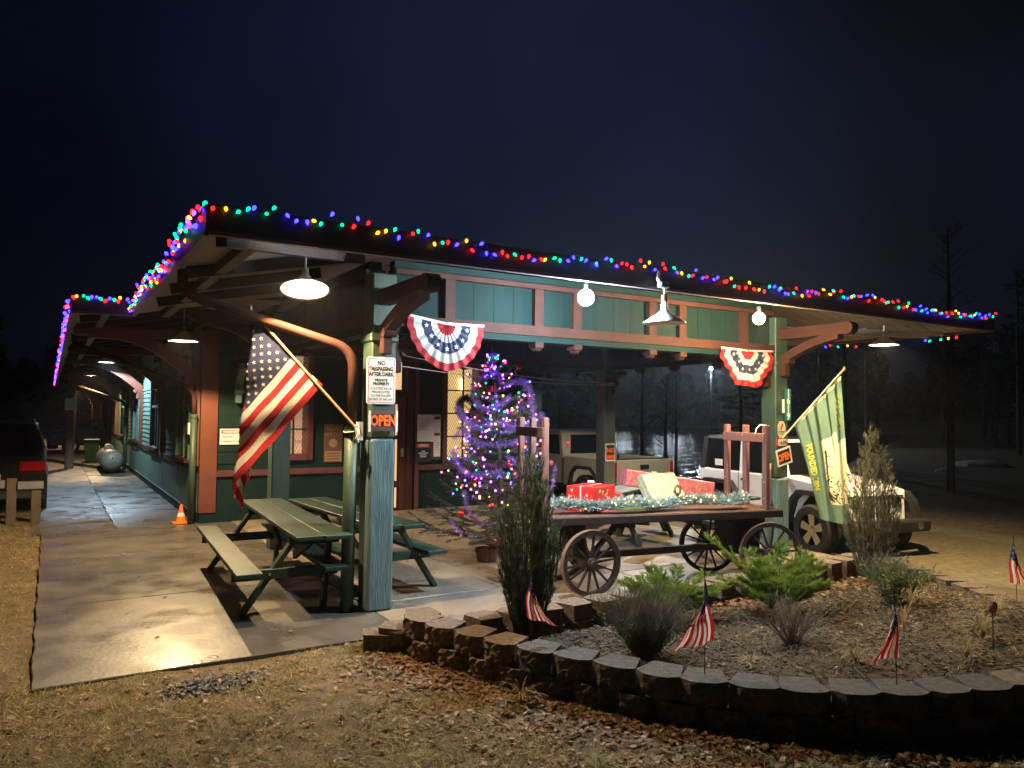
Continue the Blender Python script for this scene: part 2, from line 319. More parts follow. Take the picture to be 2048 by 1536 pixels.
# concrete slabs, each a piece of the paving
pav = bpy.data.objects.new('pavement', None); COL.objects.link(pav); pav['kind'] = 'structure'; OFF[pav.name] = (0, 0, 0)
def slab(x0, x1, y0, y1, m=CONC, z=0., wob=0):
    g = .007; b = MB(); nx = max(1, int((x1 - x0) / .1)) if wob else 1; z += random.uniform(-.003, .003)
    if wob:
        ex = lambda y: wob * (.6 * math.sin(y * 7) + .4 * math.sin(y * 19))
        n_ = max(2, int((y1 - y0) / .12)); vs = []
        for i in range(n_ + 1):
            y = y0 + g + (y1 - y0 - 2 * g) * i / n_; vs += [(x0 + g + ex(y), y, z), (x1 - g, y, z), (x0 + g + ex(y), y, z - .13), (x1 - g, y, z - .13)]
        fs = []
        for i in range(n_):
            k = 4 * i; fs += [(k, k + 1, k + 5, k + 4), (k, k + 4, k + 6, k + 2), (k + 1, k + 3, k + 7, k + 5)]
        fs += [(0, 2, 3, 1), (4 * n_, 4 * n_ + 1, 4 * n_ + 3, 4 * n_ + 2)]
        b.add(vs, fs)
    else: b.box(x0 + g, x1 - g, y0 + g, y1 - g, z - .13, z)
    return b.build('concrete_slab', m, pav, bev=.006)
ysl = [-.87, 1.5, 4.0, 6.35]
for i in range(3): slab(-2.73, -.05, ysl[i], ysl[i + 1], CONCW, wob=.011)
yp = [-1.28, .16, 2.3, 4.4, 6.42]; xp = [-.05, 1.5, 3.05, 4.6, 6.2]
for i in range(4):
    for j in range(4): slab(xp[j], xp[j + 1], yp[i], yp[i + 1], CONC)
for k in range(9): slab(-1.75, -.56, 6.35 + 2.6 * k, 6.35 + 2.6 * (k + 1), CONCW, z=-.005, wob=.02)
grid_mesh('asphalt_path', np.linspace(-2.95, -1.7, 12), np.linspace(6.4, 46, 200), lambda x, y: -.02 + .012 * nz(x, y, 1.7) - .05 * np.clip((-2.8 - x) / .1 + .3 * nz(x, y, 2), 0, 1), ASPH)

# ------------------------------------------------------------------ depot building
depot = thing('train_depot', 'long green and red wooden depot building with wide bracketed eaves', 'building', (-.55, 6.44, 0))
WX0, WX1, WY = -.55, 6.15, 6.44
YEND = 45.; YW = 27.
T12 = .2126
EZ = 3.08
# end wall pieces (y = 6.44, facing the porch)
def wallbox(name, x0, x1, z0, z1, m, y0=WY, y1=WY + .12, **k): return MB().box(x0, x1, y0, y1, z0, z1).build(name, m, depot, **k)
holes = [(.62, 1.30, 1.02, 2.86), (2.62, 3.20, .0, 2.86), (3.86, 4.70, .86, 2.76)]
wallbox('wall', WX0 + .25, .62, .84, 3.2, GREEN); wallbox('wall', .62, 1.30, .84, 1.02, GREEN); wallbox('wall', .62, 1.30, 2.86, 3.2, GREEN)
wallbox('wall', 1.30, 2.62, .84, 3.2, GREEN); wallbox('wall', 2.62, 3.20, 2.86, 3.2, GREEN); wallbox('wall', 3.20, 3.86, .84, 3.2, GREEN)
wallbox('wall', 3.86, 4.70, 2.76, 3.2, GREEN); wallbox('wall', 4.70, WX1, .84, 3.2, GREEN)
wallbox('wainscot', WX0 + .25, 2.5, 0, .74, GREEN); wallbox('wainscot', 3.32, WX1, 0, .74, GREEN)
wallbox('belt_rail', WX0 + .25, 2.5, .74, .84, DRED, WY - .05); wallbox('belt_rail', 3.32, WX1, .74, .84, DRED, WY - .05)
wallbox('skirting', WX0, 2.5, -.05, .16, GREEN, WY - .04, WY)
wallbox('corner_board', WX0 - .01, WX0 + .25, .16, 3.15, mat('corner_orange', (.12, .030, .013), .5, var=.2), WY - .06)
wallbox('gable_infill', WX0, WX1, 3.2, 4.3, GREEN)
def bay_boards():
    for k in range(11):
        z = .95 + k * .2
        MB().prism([(0, 0), (.022, 0), (.008, .198), (0, .198)], (WX0 + .25, WY, z), (0, -1, 0), (0, 0, 1), (.37, 0, 0)).build('siding_board', GREEN, depot)
bay_boards()
def window(x0, x1, z0, z1, lit, cols=2, rows=4, mesh=True):
    w = MB().box(x0 - .1, x0, WY - .05, WY + .1, z0 - .1, z1 + .1).box(x1, x1 + .1, WY - .05, WY + .1, z0 - .1, z1 + .1).box(x0, x1, WY - .05, WY + .1, z1, z1 + .1).box(x0, x1, WY - .08, WY + .1, z0 - .1, z0)
    w = w.build('window', DRED, depot, bev=.004)
    MB().add([(x0, WY + .3, z0), (x1, WY + .3, z0), (x1, WY + .3, z1), (x0, WY + .3, z1)], [(0, 1, 2, 3)]).build('lit_room', lit, w)
    b = MB().box(x0 - .02, x0, WY + .101, WY + .3, z0, z1).box(x1, x1 + .02, WY + .101, WY + .3, z0, z1).box(x0, x1, WY + .101, WY + .3, z1, z1 + .02).box(x0, x1, WY + .101, WY + .3, z0 - .02, z0)
    b.build('reveal', DRED, w)
    for c in range(1, cols): MB().box(x0 + (x1 - x0) * c / cols - .013, x0 + (x1 - x0) * c / cols + .013, WY - .02, WY + .01, z0, z1).build('muntin', BLACK, w)
    for r in range(1, rows): MB().box(x0, x1, WY - .024, WY + .006, z0 + (z1 - z0) * r / rows - .013, z0 + (z1 - z0) * r / rows + .013).build('muntin', BLACK, w)
    if mesh:
        b = MB(); s = .052; n = int((x1 - x0 + (z1 - z0) * .55) / s) + 1
        for sg in (1, -1):
            for i in range(-int((z1 - z0) * .55 / s) - 1, n):
                a0 = x0 + i * s if sg > 0 else x1 - i * s
                t0, t1 = 0, z1 - z0; sl = .55 * sg
                xa, xb = a0, a0 + sl * (z1 - z0)
                # clip to the opening
                ts = [0., 1.]
                f = lambda t: xa + (xb - xa) * t
                lo, hi = 0., 1.
                dx = xb - xa
                ta, tb = sorted(((x0 - xa) / dx, (x1 - xa) / dx)); lo, hi = max(lo, ta), min(hi, tb)
                if hi - lo < .01: continue
                b.beam((f(lo), WY + .03 + .006 * sg, z0 + (z1 - z0) * lo), (f(hi), WY + .03 + .006 * sg, z0 + (z1 - z0) * hi), .003, .009, (0, 1, 0))
        b.build('security_mesh', MESHM, w, kind='stuff')
    return w
window(.72, 1.20, 1.08, 2.84, CURT2); wB = window(3.93, 4.64, .92, 2.72, CURT)
MB().box(4.36, 4.40, WY + .25, WY + .27, 2.28, 2.52).build('ceiling_tube', BULBY if False else mat('room_tube', (0, 0, 0), emit=(1., .9, .6), es=4), wB)
# entrance
ent = MB().box(2.62, 2.74, WY - .06, WY + .1, 0, 2.9).box(3.08, 3.20, WY - .06, WY + .1, 0, 2.9).box(2.74, 3.08, WY - .06, WY + .1, 2.12, 2.22).box(2.74, 3.08, WY - .06, WY + .1, 2.82, 2.9).build('doorway', RED, depot, bev=.004)
MB().box(2.74, 2.87, WY + .02, WY + .06, 0, 2.12).box(2.97, 3.08, WY + .02, WY + .06, 0, 2.12).build('door_leaf', DRED, ent)
for z0, z1 in ((.05, .42), (.55, 1.32), (1.40, 1.98)): MB().box(2.87, 2.915, WY + .03, WY + .05, z0, z1).build('glass_pane', STRIP, ent)
MB().box(2.87, 2.97, WY + .051, WY + .07, 0, 2.12).build('door_stile', DRED, ent)
MB().box(2.80, 3.0, WY + .05, WY + .07, 2.26, 2.78).build('transom_pane', STRIP, ent)
MB().box(2.99, 3.02, WY - .04, WY + .02, 1.0, 1.15).build('handle', STEEL, ent)
wallbox('door_casing', 3.24, 3.32, 0, 2.95, DRED, WY - .07); wallbox('door_casing', 2.5, 2.58, 0, 2.95, DRED, WY - .07)
# side wall along the platform (x = -.55)
sx = WX0
MB().box(sx - .05, sx + .1, WY + .13, YW, -.05, .15).build('skirting', GREEN, depot)
MB().box(sx - .065, sx - .05, WY + .13, YW, .13, .155).build('skirting_cap', SIDING, depot)
wins = [(7.35, 8.75), (11.7, 13.1), (16.1, 17.5), (20.6, 22.0)]
y = WY + .13
while y < YW:
    y2 = min(y + 1.1, YW); MB().box(sx - .02 - .004 * (int(y * 10) % 2), sx + .1, y + .004, y2 - .004, .15, .82).build('wainscot_panel', SIDING, depot); y = y2
MB().box(sx - .06, sx + .1, WY + .13, YW, .82, .92).build('belt_rail', RED, depot)
segs = []; y = WY + .13
for a0, a1 in wins: segs.append((y, a0 - .1)); y = a1 + .1
segs.append((y, YW))
for (y0, y1) in segs:
    big = y1 < 24
    bb = MB()
    for k in range(13):
        z = .92 + k * .11
        tgt = MB() if big else bb
        tgt.prism([(0, 0), (.032, 0), (.006, .109), (0, .109)], (sx, y0, z), (-1, 0, 0), (0, 0, 1), (0, y1 - y0, 0))
        if big: tgt.build('siding_board', SIDING, depot)
    if not big: bb.build('siding', SIDING, depot, kind='stuff')
    yy = y0
    bb = MB()
    while yy < y1 - .02:
        w_ = min(.13, y1 - yy); bb.box(sx - .02, sx, yy + .006, yy + w_ - .006, 2.35, 3.25); yy += .13
    bb.build('vertical_boards', SIDING, depot, kind='stuff')
MB().box(sx, sx + .1, WY + .13, YW, .92, 3.3).build('wall', GREEN, depot)
MB().box(sx - .045, sx, WY + .13, YW, 2.31, 2.36).build('head_rail', SIDING, depot)
for (a0, a1) in wins:
    w = MB().box(sx - .07, sx, a0 - .1, a0, .9, 2.9).box(sx - .07, sx, a1, a1 + .1, .9, 2.9).box(sx - .07, sx, a0, a1, 2.82, 2.9).build('window', SIDING, depot)
    MB().box(sx - .13, sx + .0, a0 - .15, a1 + .15, .925, .98).build('sill', RED, w)
    MB().box(sx - .02, sx - .008, a0, a1, .98, 2.82).build('pane', GLASSD, w)
    MB().box(sx - .04, sx - .021, a0, a1, 1.88, 1.93).build('meeting_rail', SIDING, w)
    MB().box(sx - .036, sx - .022, (a0 + a1) / 2 - .02, (a0 + a1) / 2 + .02, .98, 2.82).build('muntin', SIDING, w)
def bracket(P, d, L, zb, ze, w=.11, m=RED, parent=depot, start=.12, beam=True, curve=.30, th=.115):
    """curved eave bracket springing from a post or wall at P, outwards along d"""
    P = Vector(P); d = Vector(d).normalized(); sd = Vector((-d.y, d.x, 0)); n = 10; up = []; lo = []
    for i in range(n + 1):
        t = i / n; u = start + (L - start) * t; z = zb + (ze - zb) * (t ** 1.0) + curve * (ze - zb) * math.sin(PI * t) * .8
        lo.append((u + .0, z - (.0 if i else 0))); up.append((u - th * .55 * (1 if i < n else .2), z + th * .75))
    poly = lo + up[::-1]
    O = P - sd * w / 2
    b = MB()
    for i in range(n):
        q = [lo[i], lo[i + 1], up[i + 1], up[i]]
        b.prism(q, O, d, (0, 0, 1), sd * w)
    br = b.build('bracket', m, parent)
    if beam:
        zt = ze + .12; MB().beam(P + Vector((0, 0, zt)) + d * start * .5, P + Vector((0, 0, zt)) + d * (L + .12), w + .01, .15).build('beam', m, parent, bev=.012)
        MB().lathe([(.001, -.09), (.1, -.085), (.1, .085), (.001, .09)], (0, 0, 0), 12, axis='y' if abs(d.x) > .5 else 'x')
        bb = MB(); c = P + d * (L + .12) + Vector((0, 0, zt))
        bb.lathe([(.001, -w / 2 - .008), (.078, -w / 2 - .008), (.078, w / 2 + .008), (.001, w / 2 + .008)], tuple(c), 12, axis='y' if abs(d.x) > .5 else 'x')
        bb.build('beam_end', m, parent)
    MB().beam(P + d * (start + .045) + Vector((0, 0, zb - .14)), P + d * (start + .045) + Vector((0, 0, zb + .1)), w * .9, .09, tuple(d)).build('corbel', m, parent, bev=.01)
    bb = MB(); c = P + d * (start + .12) + Vector((0, 0, zb + .06))
    bb.lathe([(.001, -w / 2 - .01), (.045, -w / 2 - .01), (.045, w / 2 + .01), (.001, w / 2 + .01)], tuple(c), 10, axis='y' if abs(d.x) > .5 else 'x')
    bb.build('corbel_scroll', m, parent)
    return br
yb = WY + .1; k = 0
BRM = mat('bracket_orange', (.13, .042, .026), .5, var=.2)
while yb < 44:
    MB().box(sx - .1, sx - .02 if yb < YW else sx + .12, yb - .09, yb + .09, .92 if yb < YW else 0, 2.4).build('pilaster', BRM, depot)
    bracket((sx, yb, 0), (-1, 0, 0), 1.65, 2.25, 2.93, m=BRM, start=.1, curve=.45, th=.2)
    yb += 4.4
# porch posts
def post(x, y, name_label, z1=3.15, low=0., lowm=None, m=POSTG):
    b = MB().box(x - .12, x + .12, y - .12, y + .12, low, z1).box(x - .14, x + .14, y - .14, y + .14, 2.5, 2.58)
    p = b.build('porch_post', m, depot, bev=.012)
    if low: 
        MB().box(x - .135, x + .115, y - .145, y + .12, -.0, low - .012).build('splice_timber', lowm, p, bev=.02)
    return p
post(0, 0, '', low=1.60, lowm=WEATH); post(5.6, 0, '', low=1.03, lowm=WEATH); post(5.6, 3.6, '', m=mat('post_dark', (.06, .07, .06), .5)); post(0, 3.6, '')
MB().box(-.13, .08, -.125, .10, 1.588, 1.60).build('splice_shadow_gap', BLACK, depot)
bracket((0, 0, 0), (0, -1, 0), 1.0, 2.52, 2.80, curve=.2); bracket((5.6, 0, 0), (0, -1, 0), 1.0, 2.50, 2.80, curve=.2)
bracket((0, 3.6, 0), (-1, 0, 0), 1.0, 2.5, 2.95)
bracket((0, 0, 0), (1, 0, 0), .42, 2.36, 2.52, beam=False, th=.1); bracket((5.6, 0, 0), (-1, 0, 0), .42, 2.36, 2.52, beam=False, th=.1)
bracket((5.6, 3.6, 0), (0, 1, 0), .5, 2.3, 2.5, beam=False, th=.1); bracket((5.6, 3.6, 0), (0, -1, 0), .5, 2.3, 2.5, beam=False, th=.1)
bracket((0, WY, 0), (0, -1, 0), .6, 2.1, 2.52, beam=False, th=.1, m=SIDING)
# girders with frieze panels, mullions and turned drops
def girder(axis, c, a0, a1, mull, out, dz=0):
    """axis 'x' or 'y'; c the fixed coordinate; out = the side (+1/-1) the mouldings face"""
    def bx(u0, u1, w0, w1, z0, z1, name, m, **k):
        w0, w1 = sorted((c + w0, c + w1))
        b = MB().box(u0, u1, w0, w1, z0, z1) if axis == 'x' else MB().box(w0, w1, u0, u1, z0, z1)
        return b.build(name, m, depot, **k)
    bx(a0, a1, -.09, .09, 2.60, 2.665, 'girder_base', GREEN); bx(a0, a1, -.11, .11, 2.665, 2.77, 'girder_rail', RED)
    bx(a0, a1, -.10, .10, 3.17, 3.22, 'girder_rail', RED); bx(a0, a1, -.06, .06, 3.22, 3.30, 'girder_top', GREEN)
    ed = [a0] + list(mull) + [a1]
    for i in range(len(ed) - 1):
        u0, u1 = ed[i] + (.055 if i else 0), ed[i + 1] - (.055 if i < len(ed) - 2 else 0)
        n = max(1, round((u1 - u0) / .27))
        for q in range(n):
            bx(u0 + (u1 - u0) * q / n + .002, u0 + (u1 - u0) * (q + 1) / n - .002, -.02, .02 + .002 * (q % 2), 2.77, 3.17, 'frieze_board', GREEN)
    for u in mull:
        bx(u - .055, u + .055, -.08, .08, 2.77, 3.17, 'mullion', RED)
        q = (u, c - .02) if axis == 'x' else (c, u)
        MB().box(q[0] - .052, q[0] + .052, q[1] - .07, q[1] + .07, 2.545, 2.60).lathe([(.001, 2.50), (.045, 2.51), (.062, 2.53), (.05, 2.545)], (q[0], q[1], 0), 8).build('drop_finial', RED, depot)
girder('x', 0, .12, 5.48, [.71, 1.77, 2.28, 3.38, 3.86, 4.95], -1)
girder('y', 5.6, .12, 3.48, [1.0, 1.9, 2.7], -1); girder('y', 5.6, 3.72, WY, [4.5, 5.3], -1)
girder('y', 0, .12, 3.48, [1.2, 2.4], -1); girder('y', 0, 3.72, WY, [4.6, 5.5], -1)
girder('x', 3.6, .12, 5.48, [1.4, 2.8, 4.2], -1)
# ------------------------------------------------------------------ roof
def rz_left(x, x0): return EZ + T12 * (x - x0)
roof = MB()
XL, XM, XR, YF, YJ = -1.75, -2.45, 8.8, -1.2, 4.4
RX = 3.3; RZ = EZ + .22 + T12 * (RX - XL); RYF = YF + (RX - XL)
t_ = EZ + .2
roof.add([(XL - .03, YF - .03, t_), (XR + .03, YF - .03, t_), (RX, RYF, RZ), (RX, YJ, RZ), (XL - .03, YJ, t_), (XR + .03, YEND + 1.5, t_), (RX, YEND + 1.5, RZ + .1), (XM - .03, YJ, t_), (XM - .03, YEND + 1.5, t_)],
         [(0, 1, 2), (0, 2, 3, 4), (1, 5, 6, 2), (7, 3, 6, 8), (5, 8, 6)])
roof.build('roof', SHING, depot)
def fascia(p0, p1, n):
    p0, p1 = Vector(p0), Vector(p1); o = Vector(n) * .012
    MB().beam(p0 + Vector((0, 0, .115)) - o * 0, p1 + Vector((0, 0, .115)), .035, .19, (0, 0, 1)).build('fascia', FASC, depot)
    MB().beam(p0 + Vector((0, 0, .005)) + o * .4, p1 + Vector((0, 0, .005)) + o * .4, .05, .028, (0, 0, 1)).build('drip_edge', TRIML, depot)
fascia((XL - .0, YF, EZ), (XR, YF, EZ), (0, -1, 0)); fascia((XL, YF + .02, EZ), (XL, YJ - .02, EZ), (-1, 0, 0))
fascia((XM, YJ, EZ), (XL - .02, YJ, EZ), (0, -1, 0)); fascia((XM, YJ + .02, EZ), (XM, YEND + 1.5, EZ), (-1, 0, 0))
fascia((XR, YF + .02, EZ), (XR, YEND, EZ), (1, 0, 0))
def board(vs, parent=depot, name='soffit_board', m=SOFF, th=.02):
    n = len(vs); up = [(a, b, c + th) for a, b, c in vs]
    return MB().add(list(vs) + up, [tuple(range(n))[::-1], tuple(range(n, 2 * n))] + [(i, (i + 1) % n, (i + 1) % n + n, i + n) for i in range(n)]).build(name, m, parent)
w_ = .2; y = YF + .02
while y < YJ - .02:                            # left slope, boards run up from the eave
    y2 = min(y + w_, YJ - .02); xa, xb = XL + (y - YF), XL + (y2 - YF); xa, xb = min(xa, RX), min(xb, RX)
    board([(XL + .02, y + .003, EZ + .03), (XL + .02, y2 - .003, EZ + .03), (xb, y2 - .003, EZ + .03 + T12 * (xb - XL)), (xa, y + .003, EZ + .03 + T12 * (xa - XL))]); y = y2
x = XL + .05
while x < XR - .05:                            # front slope
    x2 = min(x + w_, XR - .05); lim = lambda q: min(YF + (q - XL), YF + (XR - q), YF + 3.2)
    ya, ybb = lim(x), lim(x2)
    if max(ya, ybb) > YF + .06:
        board([(x + .003, YF + .02, EZ + .03), (x2 - .003, YF + .02, EZ + .03), (x2 - .003, max(ybb, YF + .03), EZ + .03 + T12 * (max(ybb, YF + .03) - YF)), (x + .003, max(ya, YF + .03), EZ + .03 + T12 * (max(ya, YF + .03) - YF))])
    x = x2
y = YJ + .02; far = MB()
while y < YEND:
    y2 = y + .28; vs = [(XM + .02, y + .003, EZ + .03), (XM + .02, y2 - .003, EZ + .03), (sx, y2 - .003, rz_left(sx, XM) + .03), (sx, y + .003, rz_left(sx, XM) + .03)]
    if y < 22: board(vs)
    else: far.add(vs, [(0, 1, 2, 3)])
    y = y2
far.build('soffit_boards', SOFF, depot, kind='stuff')
rb = MB(); y = YF + .2
while y < 12:                                  # right slope underside
    xa = max(XR - (y - YF) , 5.6); rb.box(0, 0, 0, 0, 0, 0) if False else rb.add([(XR - .02, y, EZ + .03), (XR - .02, y + .19, EZ + .03), (xa, y + .19, EZ + .03 + T12 * (XR - xa)), (xa, y, EZ + .03 + T12 * (XR - xa))], [(0, 1, 2, 3)]); y += .2
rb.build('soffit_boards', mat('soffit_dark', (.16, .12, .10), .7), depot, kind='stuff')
board([(-.55, YJ, EZ + .35), (5.6, YJ, EZ + .35), (5.6, WY, EZ + .35), (-.55, WY, EZ + .35)], name='porch_ceiling')
board([(.1, 2., EZ + .58), (5.6, 2., EZ + .58), (5.6, YJ - .02, EZ + .6), (.1, YJ - .02, EZ + .6)], name='porch_ceiling')
# hip beam, purlins and the ladder braces under the right eave
MB().beam((XL + .1, YF + .1, EZ - .0), (0, .55, EZ + .33), .09, .12).build('hip_rafter', FASC, depot)
MB().beam((XL + .38, YF + .4, EZ + .06), (XL + .38, YJ, EZ + .06), .09, .10).build('purlin', FASC, depot)
MB().beam((XM + .38, YJ + .1, EZ + .05), (XM + .38, YEND, EZ + .05), .09, .10).build('purlin', FASC, depot)
for y in (.5, 1.6, 2.7): MB().beam((XL + .1, y, EZ + .0), (-.1, y, EZ + .33), .07, .12).build('rafter', FASC, depot)
for y in np.arange(YJ + .8, 30, 1.1): MB().beam((XM + .1, y, EZ + .0), (sx, y, EZ + .37), .07, .11).build('rafter', FASC, depot)
for a, b_ in (((6.1, .75), (8.3, -.75)), ((6.25, 1.05), (8.45, -.45))):
    MB().beam((a[0], a[1], 3.12), (b_[0], b_[1], 3.05), .05, .06).build('ladder_rail', SOFW, depot)
for t in (.02, .33, .62, .86):
    x = 6.1 + 2.2 * t; y = .75 - 1.5 * t; MB().beam((x - .05, y + .05, 3.10), (x + .25, y + .36, 3.10), .05, .06).build('ladder_rung', SOFW, depot)

# ------------------------------------------------------------------ downspouts
def pipe_thing(label, pts, r, m, pts2=None, r2=None, m2=None):
    o = thing('downspout', label, 'downspout', tuple(pts[-1] if not pts2 else pts2[-1]))
    MB().tube(pts, r, 12).build('upper_pipe', m, o, smooth=True)
    if pts2:
        MB().tube(pts2, r2, 14).build('lower_pipe', m2, o, smooth=True)
        q = pts2[0]; MB().tube([(q[0], q[1], q[2] - .06), (q[0], q[1], q[2] - .02)], r2 + .012, 14).build('collar', m2, o)
    return o
def arc(a, b, c, n=6): 
    a, b, c = Vector(a), Vector(b), Vector(c); return [a * (1 - t) ** 2 + b * 2 * t * (1 - t) + c * t * t for t in [i / n for i in range(n + 1)]]
d1 = pipe_thing('red elbowed rain pipe running from left eave down to green foot beside near post',
    [(-1.70, .36, 3.08), (-1.70, .36, 3.0)] + arc((-1.70, .36, 2.98), (-1.68, .36, 2.84), (-1.48, .30, 2.80)) + arc((-.42, .03, 2.47), (-.275, -.02, 2.42), (-.27, -.03, 2.26)) + [(-.27, -.03, 1.68)], .046, RED,
    [(-.275, -.035, 1.70), (-.28, .0, .0)], .062, POSTG)
pipe_thing('rust red rain pipe reaching from outer eave to building corner above warning sign',
    [(-2.36, 7.5, 3.06), (-2.36, 7.5, 2.95)] + arc((-2.36, 7.5, 2.94), (-2.36, 7.45, 2.86), (-2.2, 7.4, 2.84)) + arc((-.85, 6.5, 2.25), (-.67, 6.38, 2.17), (-.67, 6.36, 2.0)) + [(-.67, 6.36, 1.75)], .04, RED,
    [(-.67, 6.36, 1.77), (-.68, 6.36, .0)], .052, POSTG)
pipe_thing('distant rust red rain pipe reaching the platform wall beside the propane tank',
    [(-2.36, 24.5, 3.06), (-2.36, 24.5, 2.9)] + arc((-2.36, 24.5, 2.88), (-2.36, 24.3, 2.78), (-2.1, 24.0, 2.72)) + arc((-.85, 19.2, 2.1), (-.7, 18.9, 2.02), (-.7, 18.9, 1.85)) + [(-.7, 18.9, 1.6)], .045, RED,
    [(-.7, 18.9, 1.62), (-.7, 18.9, .0)], .055, POSTG)
# ------------------------------------------------------------------ lamps
def lamp(label, p, power, col, bulbm, r=.21, neck=.25, lit=True, group=None, top=None, tilt=None):
    o = thing('pendant_lamp', label, 'lamp', p, group=group); x, y, z = p
    prof = [(.035, z + .135), (.045, z + .125), (.07, z + .085), (r * .6, z + .055), (r * .92, z + .015), (r, z), (r, z - .008), (r * .93, z + .008), (r * .6, z + .047), (.06, z + .075), (.03, z + .10)]
    MB().lathe(prof, (x, y, 0), 28).build('lamp_shade', ENAM, o, smooth=True)
    MB().lathe([(.001, z + .20), (.03, z + .20), (.034, z + .12)], (x, y, 0), 12).build('socket', COPPER if not lit else STEEL, o)
    tp = top or z + .2 + neck
    MB().tube([(x, y, z + .19), (x, y, tp)], .011, 8).build('stem', STEEL, o)
    MB().ball((x, y, z + .125), .022, sz=1.1).build('bulb', bulbm if lit else ENAM, o)
    if lit:
        l = bpy.data.lights.new('lamp_light', 'POINT'); l.energy = power; l.color = col; l.shadow_soft_size = .018
        q = bpy.data.objects.new('lamp_light', l); COL.objects.link(q); q.parent = o; q.location = (0, 0, .085)
    if tilt: o.rotation_euler = tilt
    return o
WARM = (1., .70, .36); COOL = (.62, .82, 1.); YEL = (1., .74, .38)
lamp('brightly lit white pendant lamp under the near corner of the roof above the big flag', (-.80, -.27, 2.90), 270, WARM, BULBW, top=3.3, tilt=(-.27, .07, 0))
lamp('warm lit pendant lamp hanging by the corner of the building left of the big flag', (-1.1, 4.58, 2.80), 470, WARM, BULBW, top=3.3)
lamp('bluish white pendant lamp, the only cool one under the long platform eave', (-1.50, 14.6, 3.0), 370, COOL, BULBC, top=3.3)
lamp('warm pendant lamp just beyond the bluish one under the platform eave', (-1.52, 22.0, 2.94), 360, WARM, BULBW, top=3.3)
lamp('warm pendant lamp second beyond the bluish one under the platform eave', (-1.45, 33.0, 2.86), 360, WARM, BULBW, top=3.3)
lamp('farthest pendant lamp at the end of the platform eave', (-1.4, 42.0, 2.78), 360, WARM, BULBW, top=3.3)
lamp('lit metal shaded lamp under the right end of the roof', (7.5, -.36, 2.87), 520, YEL, BULBY, top=3.15)
lamp('unseen shaded lamp added under the right eave to light the parked vehicles', (7.2, 4.5, 3.12), 270, (1., .86, .74), BULBW, top=3.45)  # added out of sight behind the frieze to brighten the parked cars
gl = thing('gooseneck_lamp', 'unlit white shaded lamp on a bent conduit in front of roof edge', 'lamp', (2.40, -1.33, 2.73))
x, y, z = 2.40, -1.33, 2.735
MB().lathe([(.035, z + .125), (.045, z + .115), (.075, z + .085), (.13, z + .055), (.19, z + .015), (.205, z), (.205, z - .008), (.19, z + .006), (.12, z + .045), (.06, z + .07), (.02, z + .09)], (x, y, 0), 28).build('lamp_shade', ENAM, gl, smooth=True)
MB().lathe([(.001, z + .20), (.033, z + .20), (.036, z + .12)], (x, y, 0), 12).build('socket', ENAM, gl)
MB().lathe([(.001, z + .275), (.03, z + .275), (.037, z + .26), (.037, z + .20)], (x, y, 0), 12).build('collar', COPPER, gl)
MB().tube([(x, y, z + .27), (x, y, z + .33), (x - .03, y + .02, z + .37), (x - .06, y + .03, z + .43), (x - .03, y + .05, z + .5), (x + .02, y + .12, z + .53)], .016, 8).build('conduit', STEEL, gl)
MB().box(x - .06, x + .06, y - .02, y + .05, z + .34, z + .40).build('junction_box', STEEL, gl, bev=.01)
def bare(label, p, power, col, m, r=.055):
    o = thing('flood_bulb', label, 'bulb', p)
    MB().ball((0, 0, 0), r, n=14, k=8).build('bulb', m, o, smooth=True) if False else None
    b = MB(); b.ball(p, r, n=14, k=8); b.build('bulb', m, o, smooth=True)
    MB().tube([(p[0], p[1], p[2] + r * .8), (p[0], p[1], p[2] + .13)], .022, 10).build('socket', STEEL, o)
    l = bpy.data.lights.new('bulb_light', 'POINT'); l.energy = power; l.color = col; l.shadow_soft_size = r
    q = bpy.data.objects.new('bulb_light', l); COL.objects.link(q); q.parent = o; q.location = (0, 0, -r - .02)
    return o
bare('bare bluish white flood bulb glaring under front roof edge', (1.62, -1.10, 2.94), 240, COOL, BULBC, .078)
bare('bare yellow bulb glowing under front roof edge near right bunting', (4.01, -1.10, 2.92), 230, YEL, BULBY, .066)

# ------------------------------------------------------------------ roof string lights
def string(label, path, n, jit, seq='rgybrgbyrgbrb', two=False, size=(.021, .032), zoff=0.):
    path = [Vector(p) for p in path]; L = [0]
    for a, b in zip(path, path[1:]): L.append(L[-1] + (b - a).length)
    def at(s):
        for i in range(len(path) - 1):
            if s <= L[i + 1] + 1e-6: return path[i].lerp(path[i + 1], (s - L[i]) / max(1e-6, L[i + 1] - L[i]))
        return path[-1]
    o = thing('string_lights', label, 'string lights', tuple(path[0]), group='coloured string lights along the roof edge')
    pts = []
    for k in range(n):
        s = L[-1] * (k + random.uniform(-.3, .3) + .5) / n; p = at(max(0, min(L[-1], s)))
        q = p + Vector((random.uniform(-jit[0], jit[0]), random.uniform(-jit[0], jit[0]), random.uniform(-jit[1], jit[1]) + jit[1] * .7 * math.sin(s * 1.9) + zoff)); pts.append(q)
        me = bulb_mesh(seq[(k * 7 + k // 3) % len(seq)] if random.random() < .75 else random.choice(seq), *size)
        inst('bulb', me, o, q + Vector((random.uniform(-.01, .01), random.uniform(-.01, .01), -.02)), (random.uniform(-1, 1), random.uniform(-1, 1), 0))
    MB().tube(pts, .004, 4).build('wire', BLACK, o); return o
string('coloured bulbs in a wavy line along the front roof edge', [(XL, YF - .045, EZ + .20), (XR, YF - .045, EZ + .20)], 150, (.012, .045), size=(.0145, .024))
string('dense coloured bulbs along near left roof edge, from porch corner to step', [(XL - .045, YF, EZ + .17), (XL - .045, YJ, EZ + .17)], 120, (.03, .07), seq='rbgybrbgbrpgy', size=(.016, .025))
